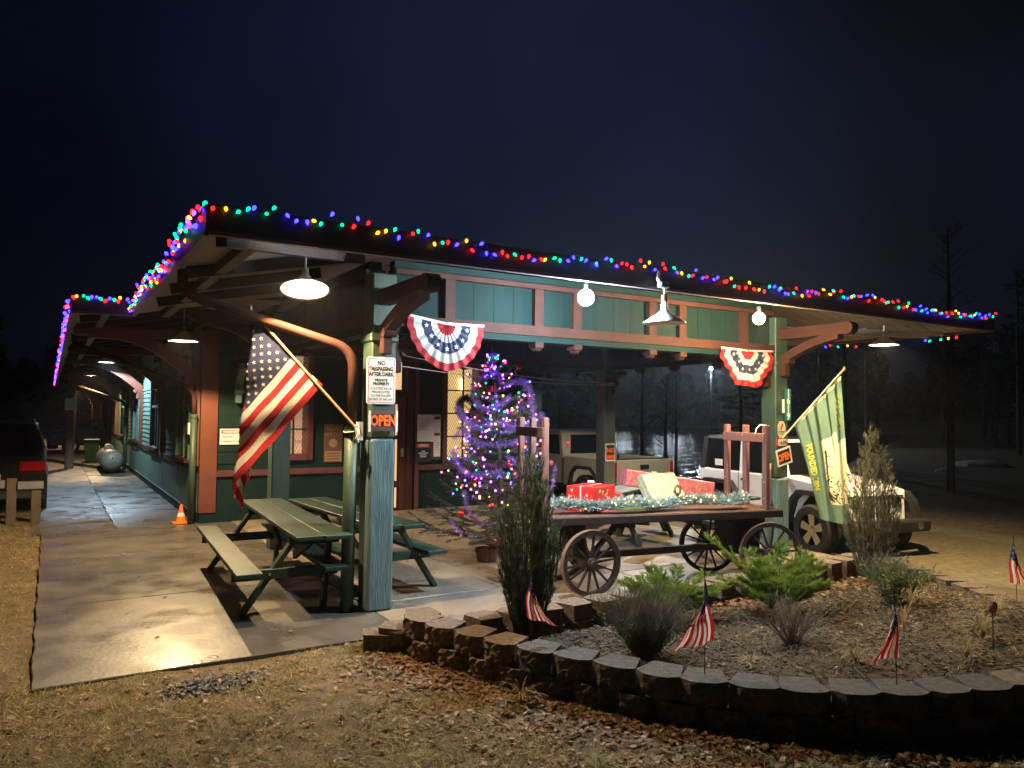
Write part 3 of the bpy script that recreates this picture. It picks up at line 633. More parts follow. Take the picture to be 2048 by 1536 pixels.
string('coloured bulbs across the short step in the left roof edge', [(XM - .02, YJ - .045, EZ + .2), (XL - .06, YJ - .045, EZ + .2)], 13, (.012, .03))
string('densest coloured bulbs along the far platform roof edge', [(XM - .045, YJ, EZ + .15), (XM - .045, YEND, EZ + .15)], 190, (.03, .06), seq='bprkbgpbkyb', size=(.026, .035))
string('few dangling coloured bulbs behind the right roof corner', [(XR - .05, .9, EZ - .05), (XR - .05, 1.6, EZ - .02)], 5, (.01, .015), size=(.017, .027))
string('short row of dangling bulbs under right roof tip', [(XR + .03, -.75, EZ - .03), (XR + .03, -.1, EZ - .05)], 5, (.01, .015), size=(.017, .027))

# ------------------------------------------------------------------ signs
def sign_panel(name, label, cat, O, X, w, h, m, th=.006, U=(0, 0, 1), edge=None, radius=0):
    """O lower-left corner of the face, X to the right, face looks along X x U reversed towards the viewer"""
    X, U = Vector(X).normalized(), Vector(U).normalized(); O = Vector(O); N = X.cross(U).normalized()   # towards viewer
    o = thing(name, label, cat, tuple(O + X * w / 2))
    if radius:
        pl = []
        for cxx, cyy, a0 in ((w - radius, radius, -90), (w - radius, h - radius, 0), (radius, h - radius, 90), (radius, radius, 180)):
            pl += [(cxx + radius * math.cos(math.radians(a0 + t)), cyy + radius * math.sin(math.radians(a0 + t))) for t in (0, 30, 60, 90)]
    else: pl = [(0, 0), (w, 0), (w, h), (0, h)]
    MB().prism(pl, O - N * th, X, U, N * th).build('plate', m, o)
    return o, O, X, U, N
def line_rect(o, O, X, U, N, a, b, c, d, t, m, name='border', e=.0015):
    bb = MB()
    for q in ((a, b, c, b + t), (a, d - t, c, d), (a, b + t, a + t, d - t), (c - t, b + t, c, d - t)):
        bb.prism([(q[0], q[1]), (q[2], q[1]), (q[2], q[3]), (q[0], q[3])], O + N * .0002, X, U, N * e)
    return bb.build(name, m, o)
def patch(o, O, X, U, N, a, b, c, d, m, name, e=.0012):
    return MB().prism([(a, b), (c, b), (c, d), (a, d)], O + N * .0002, X, U, N * e).build(name, m, o)
def lines(o, O, X, U, N, rows, m=None):
    for s, xx, zz, sz, bold, k in rows:
        text('lettering', s, sz, m or SIGNK, o, O + X * xx + U * zz + N * .003, X, U, bold=bold, sx=k)
FX = (1, 0, 0)
o, O, X, U, N = sign_panel('no_trespassing_sign', 'white no trespassing after dark sign high on the near post', 'sign', (-.175, -.142, 1.915), FX, .285, .44, SIGNW, radius=.025)
MBp = line_rect(o, O, X, U, N, .014, .014, .271, .426, .004, SIGNR)
lines(o, O, X, U, N, [('NO', .142, .365, .058, .002, .85), ('TRESPASSING', .142, .312, .052, .002, .74), ('AFTER DARK', .142, .262, .052, .002, .80),
    ('PRIVATE', .142, .212, .034, .0016, 1.), ('PROPERTY', .142, .178, .034, .0016, 1.), ('VIOLATORS WILL BE', .142, .135, .031, .0006, .74), ('PROSECUTED', .142, .102, .031, .0006, .95),
    ('TO THE FULLEST', .142, .068, .031, .0006, .86), ('EXTENT OF THE LAW', .142, .033, .031, .0006, .76)])
o, O, X, U, N = sign_panel('open_sign', 'brown backed orange open sign with white ends under the trespassing sign', 'sign', (-.150, -.175, 1.665), FX, .262, .19, mat('sign_brown', (.10, .05, .04), .5), th=.03)
patch(o, O, X, U, N, .018, .045, .244, .155, SIGNK, 'dark_field'); patch(o, O, X, U, N, -.012, -.006, .008, .19, WHITE, 'end_strip', .006); patch(o, O, X, U, N, .254, -.006, .274, .19, WHITE, 'end_strip', .006)
text('lettering', 'OPEN', .135, ORNG, o, O + X * .13 + U * .052 + N * .004, X, U, bold=.006, sx=.72)
# signs on the far front post
o, O, X, U, N = sign_panel('house_number_sign', 'vertical teal 1619 number plate on the right post', 'sign', (5.655, -.128, 1.775), FX, .115, .43, SIGNT, radius=.012)
for i, ch in enumerate('1619'): text('lettering', ch, .13, SIGNW, o, O + X * .062 + U * (.325 - i * .102) + N * .003, X, U, bold=.005)
MB().box(5.60, 5.63, -.14, -.125, 1.88, 2.06).build('thermometer_strip', SIGNW, o)
o = thing('octagon_badge', 'small white eight sided security badge with red slash mark on right post', 'sign', (5.55, -.155, 1.65))
MB().prism([(-.075, -.05), (-.04, -.11), (.04, -.11), (.075, -.05), (.075, .05), (.04, .11), (-.04, .11), (-.075, .05)], (5.552, -.15, 1.66), FX, (0, 0, 1), (0, -.006, 0)).build('plate', FL_C, o)
MB().prism([(-.035, -.005), (-.01, -.005), (.03, .06), (.015, .085), (-.01, .06)], (5.552, -.1565, 1.66), FX, (0, 0, 1), (0, -.001, 0)).build('slash_mark', SIGNR, o)
MB().box(5.49, 5.61, -.158, -.1565, 1.625, 1.637).build('text_bar', SIGNK, o); MB().box(5.505, 5.60, -.158, -.1565, 1.60, 1.606).build('text_bar', SIGNK, o)
o, O, X, U, N = sign_panel('number_tag', 'small red and white 1619 tag between badge and tilted open sign', 'sign', (5.455, -.150, 1.445), FX, .225, .095, SIGNR)
patch(o, O, X, U, N, .035, .006, .19, .089, SIGNW, 'white_field'); text('lettering', '1619', .078, SIGNK, o, O + X * .112 + U * .02 + N * .004, X, U, bold=.003, sx=.9)
a = math.radians(-13); X_ = Vector((math.cos(-a), 0, math.sin(-a))); U_ = Vector((-math.sin(-a), 0, math.cos(-a)))
o, O, X, U, N = sign_panel('open_sign', 'tilted white framed orange open sign on the right post', 'sign', (5.485, -.155, 1.165), X_, .29, .225, SIGNW, U=U_)
patch(o, O, X, U, N, .025, .025, .265, .20, SIGNK, 'dark_field'); text('lettering', 'OPEN', .135, ORNG, o, O + X * .145 + U * .065 + N * .004, X, U, bold=.006, sx=.74)
# notices at the end wall
o, O, X, U, N = sign_panel('warning_sign', 'white and red security camera warning sign left of the flag tail', 'sign', (-.255, WY - .035, 1.27), FX, .36, .26, SIGNW)
patch(o, O, X, U, N, .02, .18, .34, .24, SIGNR, 'red_band')
text('lettering', 'WARNING', .055, SIGNW, o, O + X * .18 + U * .192 + N * .004, X, U, bold=.002); lines(o, O, X, U, N, [('Security', .12, .11, .058, .001, .9), ('Cameras in Use', .17, .04, .058, .001, .8)])
o, O, X, U, N = sign_panel('notice_board', 'pale notice papers in dark frame beside the lit window', 'notice board', (3.26, WY - .075, .93), FX, .52, .88, DRED, th=.02)
patch(o, O, X, U, N, .02, .34, .36, .86, PAPER, 'paper_sheet'); patch(o, O, X, U, N, .365, .06, .505, .86, PAPER, 'paper_sheet')
for i in range(9): patch(o, O, X, U, N, .05, .80 - i * .028, .05 + random.uniform(.14, .26), .806 - i * .028, mat('print_grey', (.25, .23, .23), .8), 'text_bar', .0016)
for i in range(16): patch(o, O, X, U, N, .385, .72 - i * .035, .385 + random.uniform(.07, .11), .727 - i * .035, MATS['print_grey'], 'text_bar', .0016)
patch(o, O, X, U, N, .375, .77, .495, .83, mat('print_dark', (.07, .05, .05), .7), 'heading_block', .0018); patch(o, O, X, U, N, .375, .46, .495, .51, MATS['print_dark'], 'heading_block', .0018)
o, O, X, U, N = sign_panel('open_placard', 'black and red open placard leaning over lower corner of notices', 'sign', (3.235, WY - .105, .89), FX, .32, .39, SIGNK)
patch(o, O, X, U, N, .02, .28, .30, .35, SIGNR, 'red_band'); text('lettering', 'OPEN', .075, SIGNW, o, O + X * .16 + U * .29 + N * .004, X, U, bold=.002)
for i, w__ in enumerate((.08, .2, .14, .12)): patch(o, O, X, U, N, .16 - w__ / 2, .20 - i * .035, .16 + w__ / 2, .215 - i * .035, PAPER, 'text_bar')
o, O, X, U, N = sign_panel('old_poster', 'faded brown vintage watch poster on the dark end wall', 'poster', (1.50, WY - .03, .93), FX, .34, .68, mat('poster_brown', (.075, .032, .022), .7, c2=(.12, .06, .04), scale=10))
PT = mat('poster_tan', (.26, .17, .09), .8)
text('lettering', 'PLEASE', .085, PT, o, O + X * .17 + U * .56 + N * .003, X, U, bold=.001, sx=.95); text('lettering', 'WATCH', .10, PT, o, O + X * .17 + U * .46 + N * .003, X, U, bold=.001, sx=.9)
MB().lathe([(.001, 0), (.075, 0), (.08, .002), (.001, .003)], (1.67, WY - .034, 1.27), 14, axis='y').build('picture_spot', PT, o)
patch(o, O, X, U, N, .02, .02, .32, .20, PT, 'tan_panel')
for i in range(3): patch(o, O, X, U, N, .05, .05 + i * .05, .29, .07 + i * .05, MATS['poster_brown'], 'text_bar', .002)
o, O, X, U, N = sign_panel('trespass_sign', 'small red and black white edged sign on rear right post', 'sign', (5.475, 3.465, 1.06), (0, -1, 0), .01, .01, SIGNK)
bpy.data.objects.remove(o.children[0]); 
MB().box(5.50, 5.70, 3.462, 3.475, 1.03, 1.33).build('plate', SIGNW, o); MB().box(5.51, 5.69, 3.459, 3.4619, 1.05, 1.31).build('dark_field', SIGNK, o)
MB().box(5.51, 5.69, 3.457, 3.4589, 1.06, 1.14).build('red_band', SIGNR, o)
text('lettering', 'NO', .11, ORNG, o, (5.60, 3.455, 1.18), FX, (0, 0, 1), bold=.003); text('lettering', 'TRESPASSING', .05, ORNG, o, (5.60, 3.455, 1.08), FX, (0, 0, 1), bold=.001, sx=.55)
# wreath
wr = thing('wreath', 'dark round wreath hung on the lit window behind the tree', 'wreath', (4.30, WY - .12, 1.93))
n = 2600; th = RNG.uniform(0, 2 * PI, n); ph = rdir(n); c = np.stack([4.30 + .17 * np.cos(th), np.full(n, WY - .12), 1.93 + .19 * np.sin(th)], 1)
quads('needles', c + ph * .085 * RNG.uniform(.3, 1, (n, 1)), ph * .028, np.cross(ph, rdir(n)) * .004, WREA, wr)
MB().tube([(4.30 + .17 * math.cos(t), WY - .12, 1.93 + .19 * math.sin(t)) for t in np.linspace(0, 2 * PI, 25)], .03, 6).build('ring', WREA, wr)
# electric box on platform wall
MB().box(sx - .12, sx - .06, 6.9, 7.06, 1.42, 1.62).build('meter_box', WHITE, depot, bev=.008)
# ------------------------------------------------------------------ poles, flags
Rr = Vector((.8533, -.5213, .0102)); Ru = Vector((-.0283, -.0268, .9992)); Rf = Vector((.5207, .8529, .0376))
STARP = [(math.cos(PI / 2 + i * PI / 5) * (1 if i % 2 == 0 else .42), math.sin(PI / 2 + i * PI / 5) * (1 if i % 2 == 0 else .42)) for i in range(10)]
def cloth(name, f, nu, nv, mfun, mats, parent, thick=.0015):
    """f(u,v)->Vector, u along the fly, v along the hoist"""
    b = MB(); vs = [f(i / nu, j / nv) for j in range(nv + 1) for i in range(nu + 1)]; me = [(j * (nu + 1) + i, j * (nu + 1) + i + 1, (j + 1) * (nu + 1) + i + 1, (j + 1) * (nu + 1) + i) for j in range(nv) for i in range(nu)]
    b.v = [tuple(v) for v in vs]; b.f = me; b.mi = [mfun((i + .5) / nu, (j + .5) / nv) for j in range(nv) for i in range(nu)]
    o = b.build(name, mats, parent, smooth=True); return o
def stars(parent, f, cells, r, ru, m, N, e=.003, name='star'):
    for (u, v) in cells:
        b = MB(); c = [f(u + x * r * ru, v + y * r) + N * e for x, y in STARP]; k = f(u, v) + N * e
        b.add([k] + c, [(0, i + 1, (i + 1) % 10 + 1) for i in range(10)]); b.build(name, m, parent)
us = thing('wall_flag', 'large stars and stripes flag drooping from a slanted pole on the near post', 'flag', (-.256, -.11, 1.70))
A = Vector((-1.099, .248, 2.617)); Bq = Vector((-.546, -.007, 2.09)); hv = Bq - A; HL = hv.length
wd = (Rr * -.656 + Ru * -.755).normalized()
FLY = 1.55
def usf(u, v):
    """v: 0 top (canton) .. 1 bottom of hoist"""
    p = A + hv * v + wd * (FLY * u)
    rel = p - A; x = rel.dot(Rr); z = rel.dot(Ru); dep = 0
    fold = -.025 - .20 * max(0, -z) / 1.3 * .9          # the vertical fold line, drifting left lower down
    if x < fold:
        e = fold - x; per = .17; k = int(e / per); t = e / per - k
        x2 = fold + (per * t if k % 2 == 0 else per * (1 - t)) * .62
        dep = .035 + .045 * k + .03 * t; x = x2
    else:
        dep = -.02 * math.sin((x - fold) * 16) * min(1, (x - fold) * 6) * (.2 + u)
    dep += .022 * math.sin(u * 9 + v * 11) * min(1, u * 3)
    return A + Rr * x + Ru * (z + .012 * math.sin(x * 30) * u) + Rf * (dep + rel.dot(Rf) * 1.)
cloth('cloth', usf, 90, 52, lambda u, v: (2 if (u < .40 and v < 7 / 13) else int(v * 13) % 2), [FL_R, FL_W, FL_B], us)
cells = []
for r_ in range(9):
    for c_ in range(6 if r_ % 2 == 0 else 5):
        cells.append(((.035 + .066 * c_ + (.033 if r_ % 2 else 0)), (.033 + r_ * .0585)))
stars(us, usf, cells, .026, HL / FLY, FL_W, -Rf, .004)
MB().tube([(-.262, -.128, 1.69), (-1.135, .262, 2.755)], .0125, 10).build('pole', POLEW, us)
MB().ball((-1.142, .265, 2.765), .022, sz=1.8).build('finial', POLEW, us)
MB().tube([(-.235, -.125, 1.62), (-.262, -.13, 1.72)], .024, 10).box(-.26, -.20, -.14, -.12, 1.58, 1.75).build('socket', ENAM, us)
b = MB(); 
for t in np.linspace(0, 5, 60): pass
b.tube([(-.275 + .075 * math.cos(t), -.035 + .075 * math.sin(t), 1.655 + .004 * math.sin(3 * t)) for t in np.linspace(0, 2 * PI, 20)], .006, 6); b.tube([(-.27, -.14, 1.69), (-.25, -.16, 1.64), (-.27, -.15, 1.60), (-.245, -.15, 1.56)], .009, 6); b.build('rope_tie', mat('rope', (.6, .5, .28), .8), us)
# green county flag
gf = thing('wall_flag', 'green county flag with cream panel of dark trees, yellow lettering, on right post', 'flag', (5.70, -.16, 1.70))
def Dp(px, py, d): return Vector((-2.663, -6.795, 1.85)) + Rr * ((px - 1024) / 1511 * d) + Ru * (-(py - 768) / 1511 * d) + Rf * d
gA = Vector((5.88, -.86, 2.45)); 
gB0, gT = Dp(1567, 872, 9.85), Dp(1684, 742, 9.55)
gA, gBt = Dp(1681, 752, 9.55), Dp(1587, 850, 9.8)
ghv = gBt - gA
# rest outline of the hanging cloth (metres right/up of the upper grommet)
def gff(u, v):
    """u 0 hoist..1 fly end (hangs down); v 0 upper grommet..1 lower grommet"""
    p0 = gA + ghv * v
    tgt = Vector((0, 0, 0))
    # fly hangs: upper edge falls almost straight down, lower edge falls towards it
    x_end = .03 - .17 * v if v < .5 else -.055 - .10 * (v - .5)
    a0 = (p0 - gA); x0 = a0.dot(Rr); z0 = a0.dot(Ru)
    xe, ze = .13 - .30 * v, -1.90 + .05 * v
    t = u; x = x0 + (xe - x0) * (t ** .85); z = z0 + (ze - z0) * t
    dep = .045 * math.sin(v * 15 + 1.2 * u) * (.35 + .9 * u) + .03 * math.sin(v * 29)
    x += .012 * math.sin(v * 19 + 2 * u) * u
    return gA + Rr * x + Ru * z + Rf * (dep + a0.dot(Rf))
def gm(u, v):
    if (.42 < u < .86 and v < .54) or (.33 < u <= .42 and .2 < v < .54): return 1
    return 0
cloth('cloth', gff, 70, 60, gm, [FL_G, FL_C], gf)
MB().tube([Dp(1565, 876, 9.86), Dp(1687, 739, 9.54)], .0125, 10).build('pole', mat('pale_pole', (.62, .50, .30), .45), gf)
MB().ball(Dp(1688, 738, 9.54), .022, sz=1.4).build('finial', POLEW, gf)
b = MB(); 
for i in range(20):
    v0, v1 = i / 20, (i + 1) / 20; q = [gff(0, v0), gff(0, v1), gff(.025, v1), gff(.025, v0)]; b.add([p_ - Rf * .012 for p_ in q], [(0, 1, 2, 3)])
b.build('hem', FL_C, gf)
text('lettering', 'FOUNDED 1804', .11, FL_Y, gf, None, None, None, align='LEFT', bold=.006, fmap=lambda x, y: gff(.26 + x * .58, .88 - y * 1.1) - Rf * .012)
text('lettering', 'COUNTY', .12, FL_Y, gf, None, None, None, align='LEFT', bold=.006, fmap=lambda x, y: gff(.09 + x * .5, .16 - y * 1.2) - Rf * .012)
# dark trees printed on the panel
b = MB()
def stroke(p, q, w):
    (u0, v0), (u1, v1) = p, q; du, dv = u1 - u0, v1 - v0; l = math.hypot(du, dv) + 1e-6; nu_, nv_ = -dv / l * w, du / l * w
    b.add([gff(a_, c_) - Rf * .009 for a_, c_ in ((u0 - nu_, v0 - nv_ * 1.8), (u0 + nu_, v0 + nv_ * 1.8), (u1 + nu_ * .4, v1 + nv_ * .7), (u1 - nu_ * .4, v1 - nv_ * .7))], [(0, 1, 2, 3)])
stroke((.38, .30), (.72, .16), .004); stroke((.42, .46), (.80, .47), .008)
for k in range(9): stroke((.42 + k * .042, .46), (.44 + k * .042, .46 + (-.06 - .008 * k) * (1 if k % 2 else -.7)), .004)
for k in range(60):
    u = random.uniform(.66, .85); v = random.uniform(.08, .50); a_ = random.uniform(-1, 1); stroke((u, v), (u - .05 * random.random(), v + .09 * a_), random.uniform(.003, .009))
b.build('tree_print', FL_K, gf)
# buntings
def bunting(label, xc, w, drop, zl, zm, zr, y=-.135, ragged=0):
    o = thing('bunting', label, 'bunting', (xc, y, zm))
    def f(t, r):       # t 0..1 around, r 0..1 out
        a_ = PI + PI * t; rr = r * (1 + ragged * .05 * math.sin(t * 23)); x = xc + w / 2 * math.cos(a_) * rr
        s = (x - (xc - w / 2)) / w; zt = zl + (zm - zl) * s * 2 if s < .5 else zm + (zr - zm) * (s - .5) * 2
        z = zt + drop * math.sin(a_) * rr
        return Vector((x, y - .012 * math.sin(t * PI * 22) * (.25 + r) - .02 * math.sin(PI * t) * r, z))
    bands = [0, .22, .40, .60, .84, 1.]
    def mf(t, r):
        if r < .26: return 0
        if r < .42: return 1
        if r < .64: return 2
        if r < .86: return 1
        return 0
    b = MB(); nu, nr = 96, 25
    b.v = [tuple(f(i / nu, .0 + 1. * j / nr)) for j in range(nr + 1) for i in range(nu + 1)]
    b.f = [(j * (nu + 1) + i, j * (nu + 1) + i + 1, (j + 1) * (nu + 1) + i + 1, (j + 1) * (nu + 1) + i) for j in range(nr) for i in range(nu)]
    b.mi = [mf((i + .5) / nu, (j + .5) / nr) for j in range(nr) for i in range(nu)]
    b.build('cloth', [FL_R, FL_W, FL_B], o, smooth=True)
    for k in range(7):
        t = (k + .5) / 7; c_ = f(t, .53); ss = .028
        bb = MB(); bb.add([c_ + Vector((0, -.016, 0))] + [c_ + Vector((x * ss, -.016, yy * ss)) for x, yy in STARP], [(0, i + 1, (i + 1) % 10 + 1) for i in range(10)]); bb.build('star', FL_W, o)
    MB().beam((xc - w / 2, y - .004, zl + .005), (xc, y - .004, zm + .005), .012, .024).beam((xc, y - .0041, zm + .005), (xc + w / 2, y - .0041, zr + .005), .012, .024).build('heading_tape', FL_W, o)
    for q_, z_ in ((xc - w / 2 + .02, zl), (xc, zm), (xc + w / 2 - .02, zr)): MB().ball((q_, y - .014, z_ + .006), .007).build('grommet', BLACK, o)
    return o
bunting('pleated stars and stripes fan bunting hanging next to the near post', .64, .84, .46, 2.77, 2.71, 2.715)
bunting('pleated cream toned fan bunting hanging next to the right post', 4.93, .96, .47, 2.68, 2.665, 2.68, ragged=1)
# cables across the porch
for k_, (za, zb) in enumerate(((2.42, 2.36), (2.36, 2.33))):
    o = MB().tube([Vector((.12, .1 + .5 * k_, za)).lerp(Vector((5.48, 3.2, zb)), t) - Vector((0, 0, .07 * math.sin(PI * t))) for t in np.linspace(0, 1, 14)], .0045, 5).build('cable', mat('pale_cable', (.4, .32, .32), .5), None)
    tag(o, ('upper' if k_ == 0 else 'lower') + ' thin pale cable slung across the porch behind the tree', 'cable')

# ------------------------------------------------------------------ picnic tables
def picnic(label, x, y, rz, L=3.1, topw=.50, planks=2, bl=-.64, br=.30, legb=(-.55, .22), zt=.74, zb=.45, m=TABLEG, group='green picnic tables', z=0):
    """local: x across, y along (0..L); benches at bl and br (centre)"""
    o = thing('picnic_table', label, 'picnic table', (x, y, z), rz, group, local=True)
    pw = topw / planks
    for k in range(planks): MB().box(-topw / 2 + pw * k + .004, -topw / 2 + pw * (k + 1) - .004, 0 - .04 * (k % 2), L, zt - .04, zt).build('top_plank', m, o, bev=.005)
    for c_ in (bl, br): MB().box(c_ - .11, c_ + .11, .02, L - .02, zb - .04, zb).build('bench_seat', m, o, bev=.005)
    for yy in (.42, L - .45):
        MB().beam((-topw * .30, yy, zt - .045), (legb[0], yy, .0), .045, .10, (0, 1, 0)).build('leg', m, o, bev=.004)
        MB().beam((topw * .30, yy + .001, zt - .045), (legb[1], yy + .001, .0), .045, .10, (0, 1, 0)).build('leg', m, o, bev=.004)
        MB().beam((bl - .1, yy - .045, zb - .085), (br + .1, yy - .045, zb - .085), .04, .09).build('crossbar', m, o, bev=.004)
        for bx_ in (legb[0] * .55 + topw * -.1, legb[1] * .55 + topw * .1): MB().ball((bx_, yy - .07, zb - .085), .012, n=6, k=4).build('bolt', STEEL, o)
        MB().beam((-topw / 2 + .02, yy - .046, zt - .085), (topw / 2 - .02, yy - .046, zt - .085), .04, .085).build('top_cleat', m, o, bev=.004)
    MB().beam((0, .45, zt - .1), (0, L * .38, zb - .08), .04, .08).build('brace', m, o); MB().beam((0, L - .48, zt - .1), (0, L * .62, zb - .08), .04, .08).build('brace', m, o)
    return o
picnic('green picnic table on the damp concrete left of the near post', -.545, -.16, math.radians(-3), L=3.1, bl=-.63, br=.12, legb=(-.64, .10))
picnic('green picnic table whose bench pokes out right of the near post', .30, .10, math.radians(3), L=2.7, topw=.50, bl=-.35, br=.42, legb=(-.02, .60))
picnic('green picnic table behind the baggage wagon wheels', 3.75, 1.5, math.radians(-62), L=2.2, bl=-.55, br=.55, legb=(-.5, .5))
picnic('green picnic table with a slanted leg showing behind the right post', 5.35, .25, math.radians(4), L=2.4, bl=-.5, br=.5, legb=(-.5, .52))

# ------------------------------------------------------------------ baggage wagon
WO = Vector((1.62, -.49, 0)); Wa = math.atan2(-.63, 2.72)
wag = thing('baggage_wagon', 'old four wheeled wooden station baggage wagon loaded with presents', 'wagon', tuple(WO), Wa, local=True)
WLn, WWd, WZ = 2.79, .80, .80
for k in range(6): MB().box(0, WLn, WWd * k / 6 + .003, WWd * (k + 1) / 6 - .003, WZ - .03 + .002 * (k % 2), WZ + .002 * (k % 3)).build('deck_plank', WOODB, wag, bev=.004)
MB().box(-.01, WLn + .01, -.035, -.002, WZ - .085, WZ - .005).build('side_rail', WHEELW, wag, bev=.006); MB().box(-.01, WLn + .01, WWd + .002, WWd + .035, WZ - .085, WZ - .005).build('side_rail', WOODB, wag, bev=.006)
for xx in (.12, .9, 1.7, 2.5): MB().box(xx, xx + .08, 0, WWd, WZ - .14, WZ - .035).build('deck_bearer', WHEELW, wag)
for xx in (-.02, 2.62):
    tall = 1.80 if xx < 0 else 1.735
    for t in (.03, .40, .77): MB().box(xx - .028, xx + .028, t - .035, t + .035, WZ - .05, tall).build('stake', STAKE, wag, bev=.006)
    MB().box(xx - .048, xx - .0285, 0, .80, tall - .26 + (.07 if xx > 1 else .06), tall - .16 + (.07 if xx > 1 else .06)).build('rack_board', STAKE if xx > 1 else WOODB, wag, bev=.005) if xx > 1 else MB().box(xx - .05, xx - .0285, -.01, .81, tall - .20, tall - .10).build('rack_board', WOODB, wag, bev=.005)
    if xx < 0:
        pass
text('lettering', 'ERIE-LACKAWANNA 10', .062, WHITE, wag, (-.052 - .002, .38, 1.62), (0, -1, 0), (0, 0, 1), bold=.001, sx=.86)
for xx, zz in ((2.62 - .05, 1.62),):
    for t in (.03, .40, .77): MB().ball((xx, t, zz), .008).ball((xx + .02, t, .92), .008).ball((xx + .02, t, 1.1), .008).build('bolt', STEEL, wag)
def wheel(xc, yc, r, steer, name='wheel', w=.055, nsp=12):
    M = Matrix.Translation((xc, yc, r)) @ Matrix.Rotation(steer, 4, 'Z')
    rim = MB(M).lathe([(r - .05, -w / 2), (r - .006, -w / 2), (r - .006, w / 2), (r - .05, w / 2), (r - .05, -w / 2)], (0, 0, 0), 40, axis='y').build(name, WHEELW, wag)
    MB(M).lathe([(r - .006, -w / 2 - .002), (r, -w / 2 - .002), (r, w / 2 + .002), (r - .006, w / 2 + .002)], (0, 0, 0), 40, axis='y').build('tyre', mat('tyre_iron_rust', (.16, .09, .06), .7), rim)
    MB(M).lathe([(.001, -.075), (.03, -.075), (.035, -.05), (.055, -.045), (.06, 0), (.055, .045), (.035, .05), (.001, .07)], (0, 0, 0), 16, axis='y').build('hub', WHEELW, rim)
    for k in range(nsp):
        a_ = 2 * PI * k / nsp + .1; MB(M).beam((.05 * math.cos(a_), 0, .05 * math.sin(a_)), ((r - .045) * math.cos(a_), 0, (r - .045) * math.sin(a_)), .022, .030, (0, 1, 0), w1=.016, h1=.022).build('spoke', WHEELW, rim)
    return rim
wheel(.45, -.06, .335, .10, nsp=14); wheel(.43, .76, .335, .0, nsp=14)
wheel(2.28, .66, .335, -.32, nsp=14); wheel(2.60, -.06, .335, -.32, nsp=14)
MB().beam((.43, -.02, .30), (.43, .74, .30), .05, .06).box(.36, .5, .2, .5, .30, WZ - .14).build('rear_axle', WHEELW, wag)
MB().beam((2.56, .0, .31), (2.31, .60, .31), .05, .08).box(2.25, 2.6, .12, .48, .32, WZ - .14).build('turning_axle', WHEELW, wag)
MB().beam((.43, .36, .33), (2.4, .36, .36), .07, .07).build('reach_pole', WHEELW, wag)
for sa, sb in (((.5, .05, .40), (.8, .05, WZ - .1)), ((.36, .05, .40), (.2, .05, WZ - .1)), ((.5, .7, .40), (.8, .7, WZ - .1))): MB().beam(sa, sb, .03, .05).build('strut', IRON, wag)
MB().tube([(-.03, .1, WZ - .08), (-.05, .08, .60), (-.02, .12, .45), (.0, .16, .40)], .008, 6).build('chain', IRON, wag)
MB().tube([(2.75, .1, WZ + .02), (2.76, .16, 1.0), (2.80, .2, 1.22), (2.84, .24, 1.28), (2.88, .28, 1.22), (2.84, .26, 1.05), (2.78, .2, .92)], .014, 8).build('hook_handle', STAKE, wag)
MB().tube([(2.60, .0, 1.735), (2.52, .0, 1.74), (2.48, .01, 1.70), (2.46, .0, 1.64)], .006, 6).build('string_scrap', WHITE, wag)
Mw = Matrix.Translation(WO) @ Matrix.Rotation(Wa, 4, 'Z')
def wl(x, y, z=WZ): return tuple(Mw @ Vector((x, y, z)))
# presents
def bow(o, p, m, s=.05, n=9):
    b = MB()
    for k in range(n):
        a_ = 2 * PI * k / n; d = Vector((math.cos(a_), math.sin(a_), .35 + .5 * (k % 2))).normalized()
        b.tube([Vector(p), Vector(p) + d * s * .7 + Vector((0, 0, .01)), Vector(p) + d * s], [.004, .012, .003], 5)
    return b.build('bow', m, o)
def gift(label, x, y, w, d, h, rz, m, bowm, spots=None, tilt=0, z=WZ, mats=None):
    o = thing('present', label, 'present', wl(x, y, z), Wa + rz, 'wrapped presents on the wagon', local=True)
    M = Matrix.Rotation(tilt, 4, 'X')
    MB(M).box(-w / 2, w / 2, -d / 2, d / 2, .004, h).build('box', m, o, bev=.008)
    MB(M).box(-w / 2 - .001, w / 2 + .001, -.006, .006, .003, h + .002).build('ribbon', bowm, o)
    bow(o, M @ Vector((0, 0, h + .01)), bowm)
    if spots:
        random.seed(spots)
        for k in range(26):
            s = random.uniform(.018, .028); a_ = random.uniform(0, PI)
            tri = [(s * math.cos(a_ + q * 2 * PI / 3), s * math.sin(a_ + q * 2 * PI / 3)) for q in range(3)]
            side = random.choice('fftrl'); u = random.uniform(-.42, .42); v = random.uniform(.15, .85)
            if side == 'f': MB(M).prism(tri, (u * w, -d / 2 - .0015, v * h), (1, 0, 0), (0, 0, 1), (0, -.001, 0)).build('printed_motif', FL_C, o)
            elif side == 't': MB(M).prism(tri, (u * w, u * d * .8, h + .0015), (1, 0, 0), (0, 1, 0), (0, 0, .001)).build('printed_motif', FL_C, o)
            elif side == 'l': MB(M).prism(tri, (-w / 2 - .0015, u * d, v * h), (0, 1, 0), (0, 0, 1), (-.001, 0, 0)).build('printed_motif', FL_C, o)
            else: MB(M).prism(tri, (w / 2 + .0015, u * d, v * h), (0, 1, 0), (0, 0, 1), (.001, 0, 0)).build('printed_motif', FL_C, o)
    return o
gift('red wrapped present with pale printed motifs and a white star bow', .68, .46, .44, .36, .27, .62, WRAPR, WHITE, spots=5)
gift('flat green wrapped present half hidden in middle of the garland', 1.15, .42, .36, .26, .10, .1, WRAPG, mat('ribbon_red', (.5, .02, .02), .3))
gift('cream gold present leaning with a wreath bow, in front of the long red one', 1.55, .34, .50, .13, .34, .25, WRAPY, FL_C, tilt=-.62, z=WZ + .07)
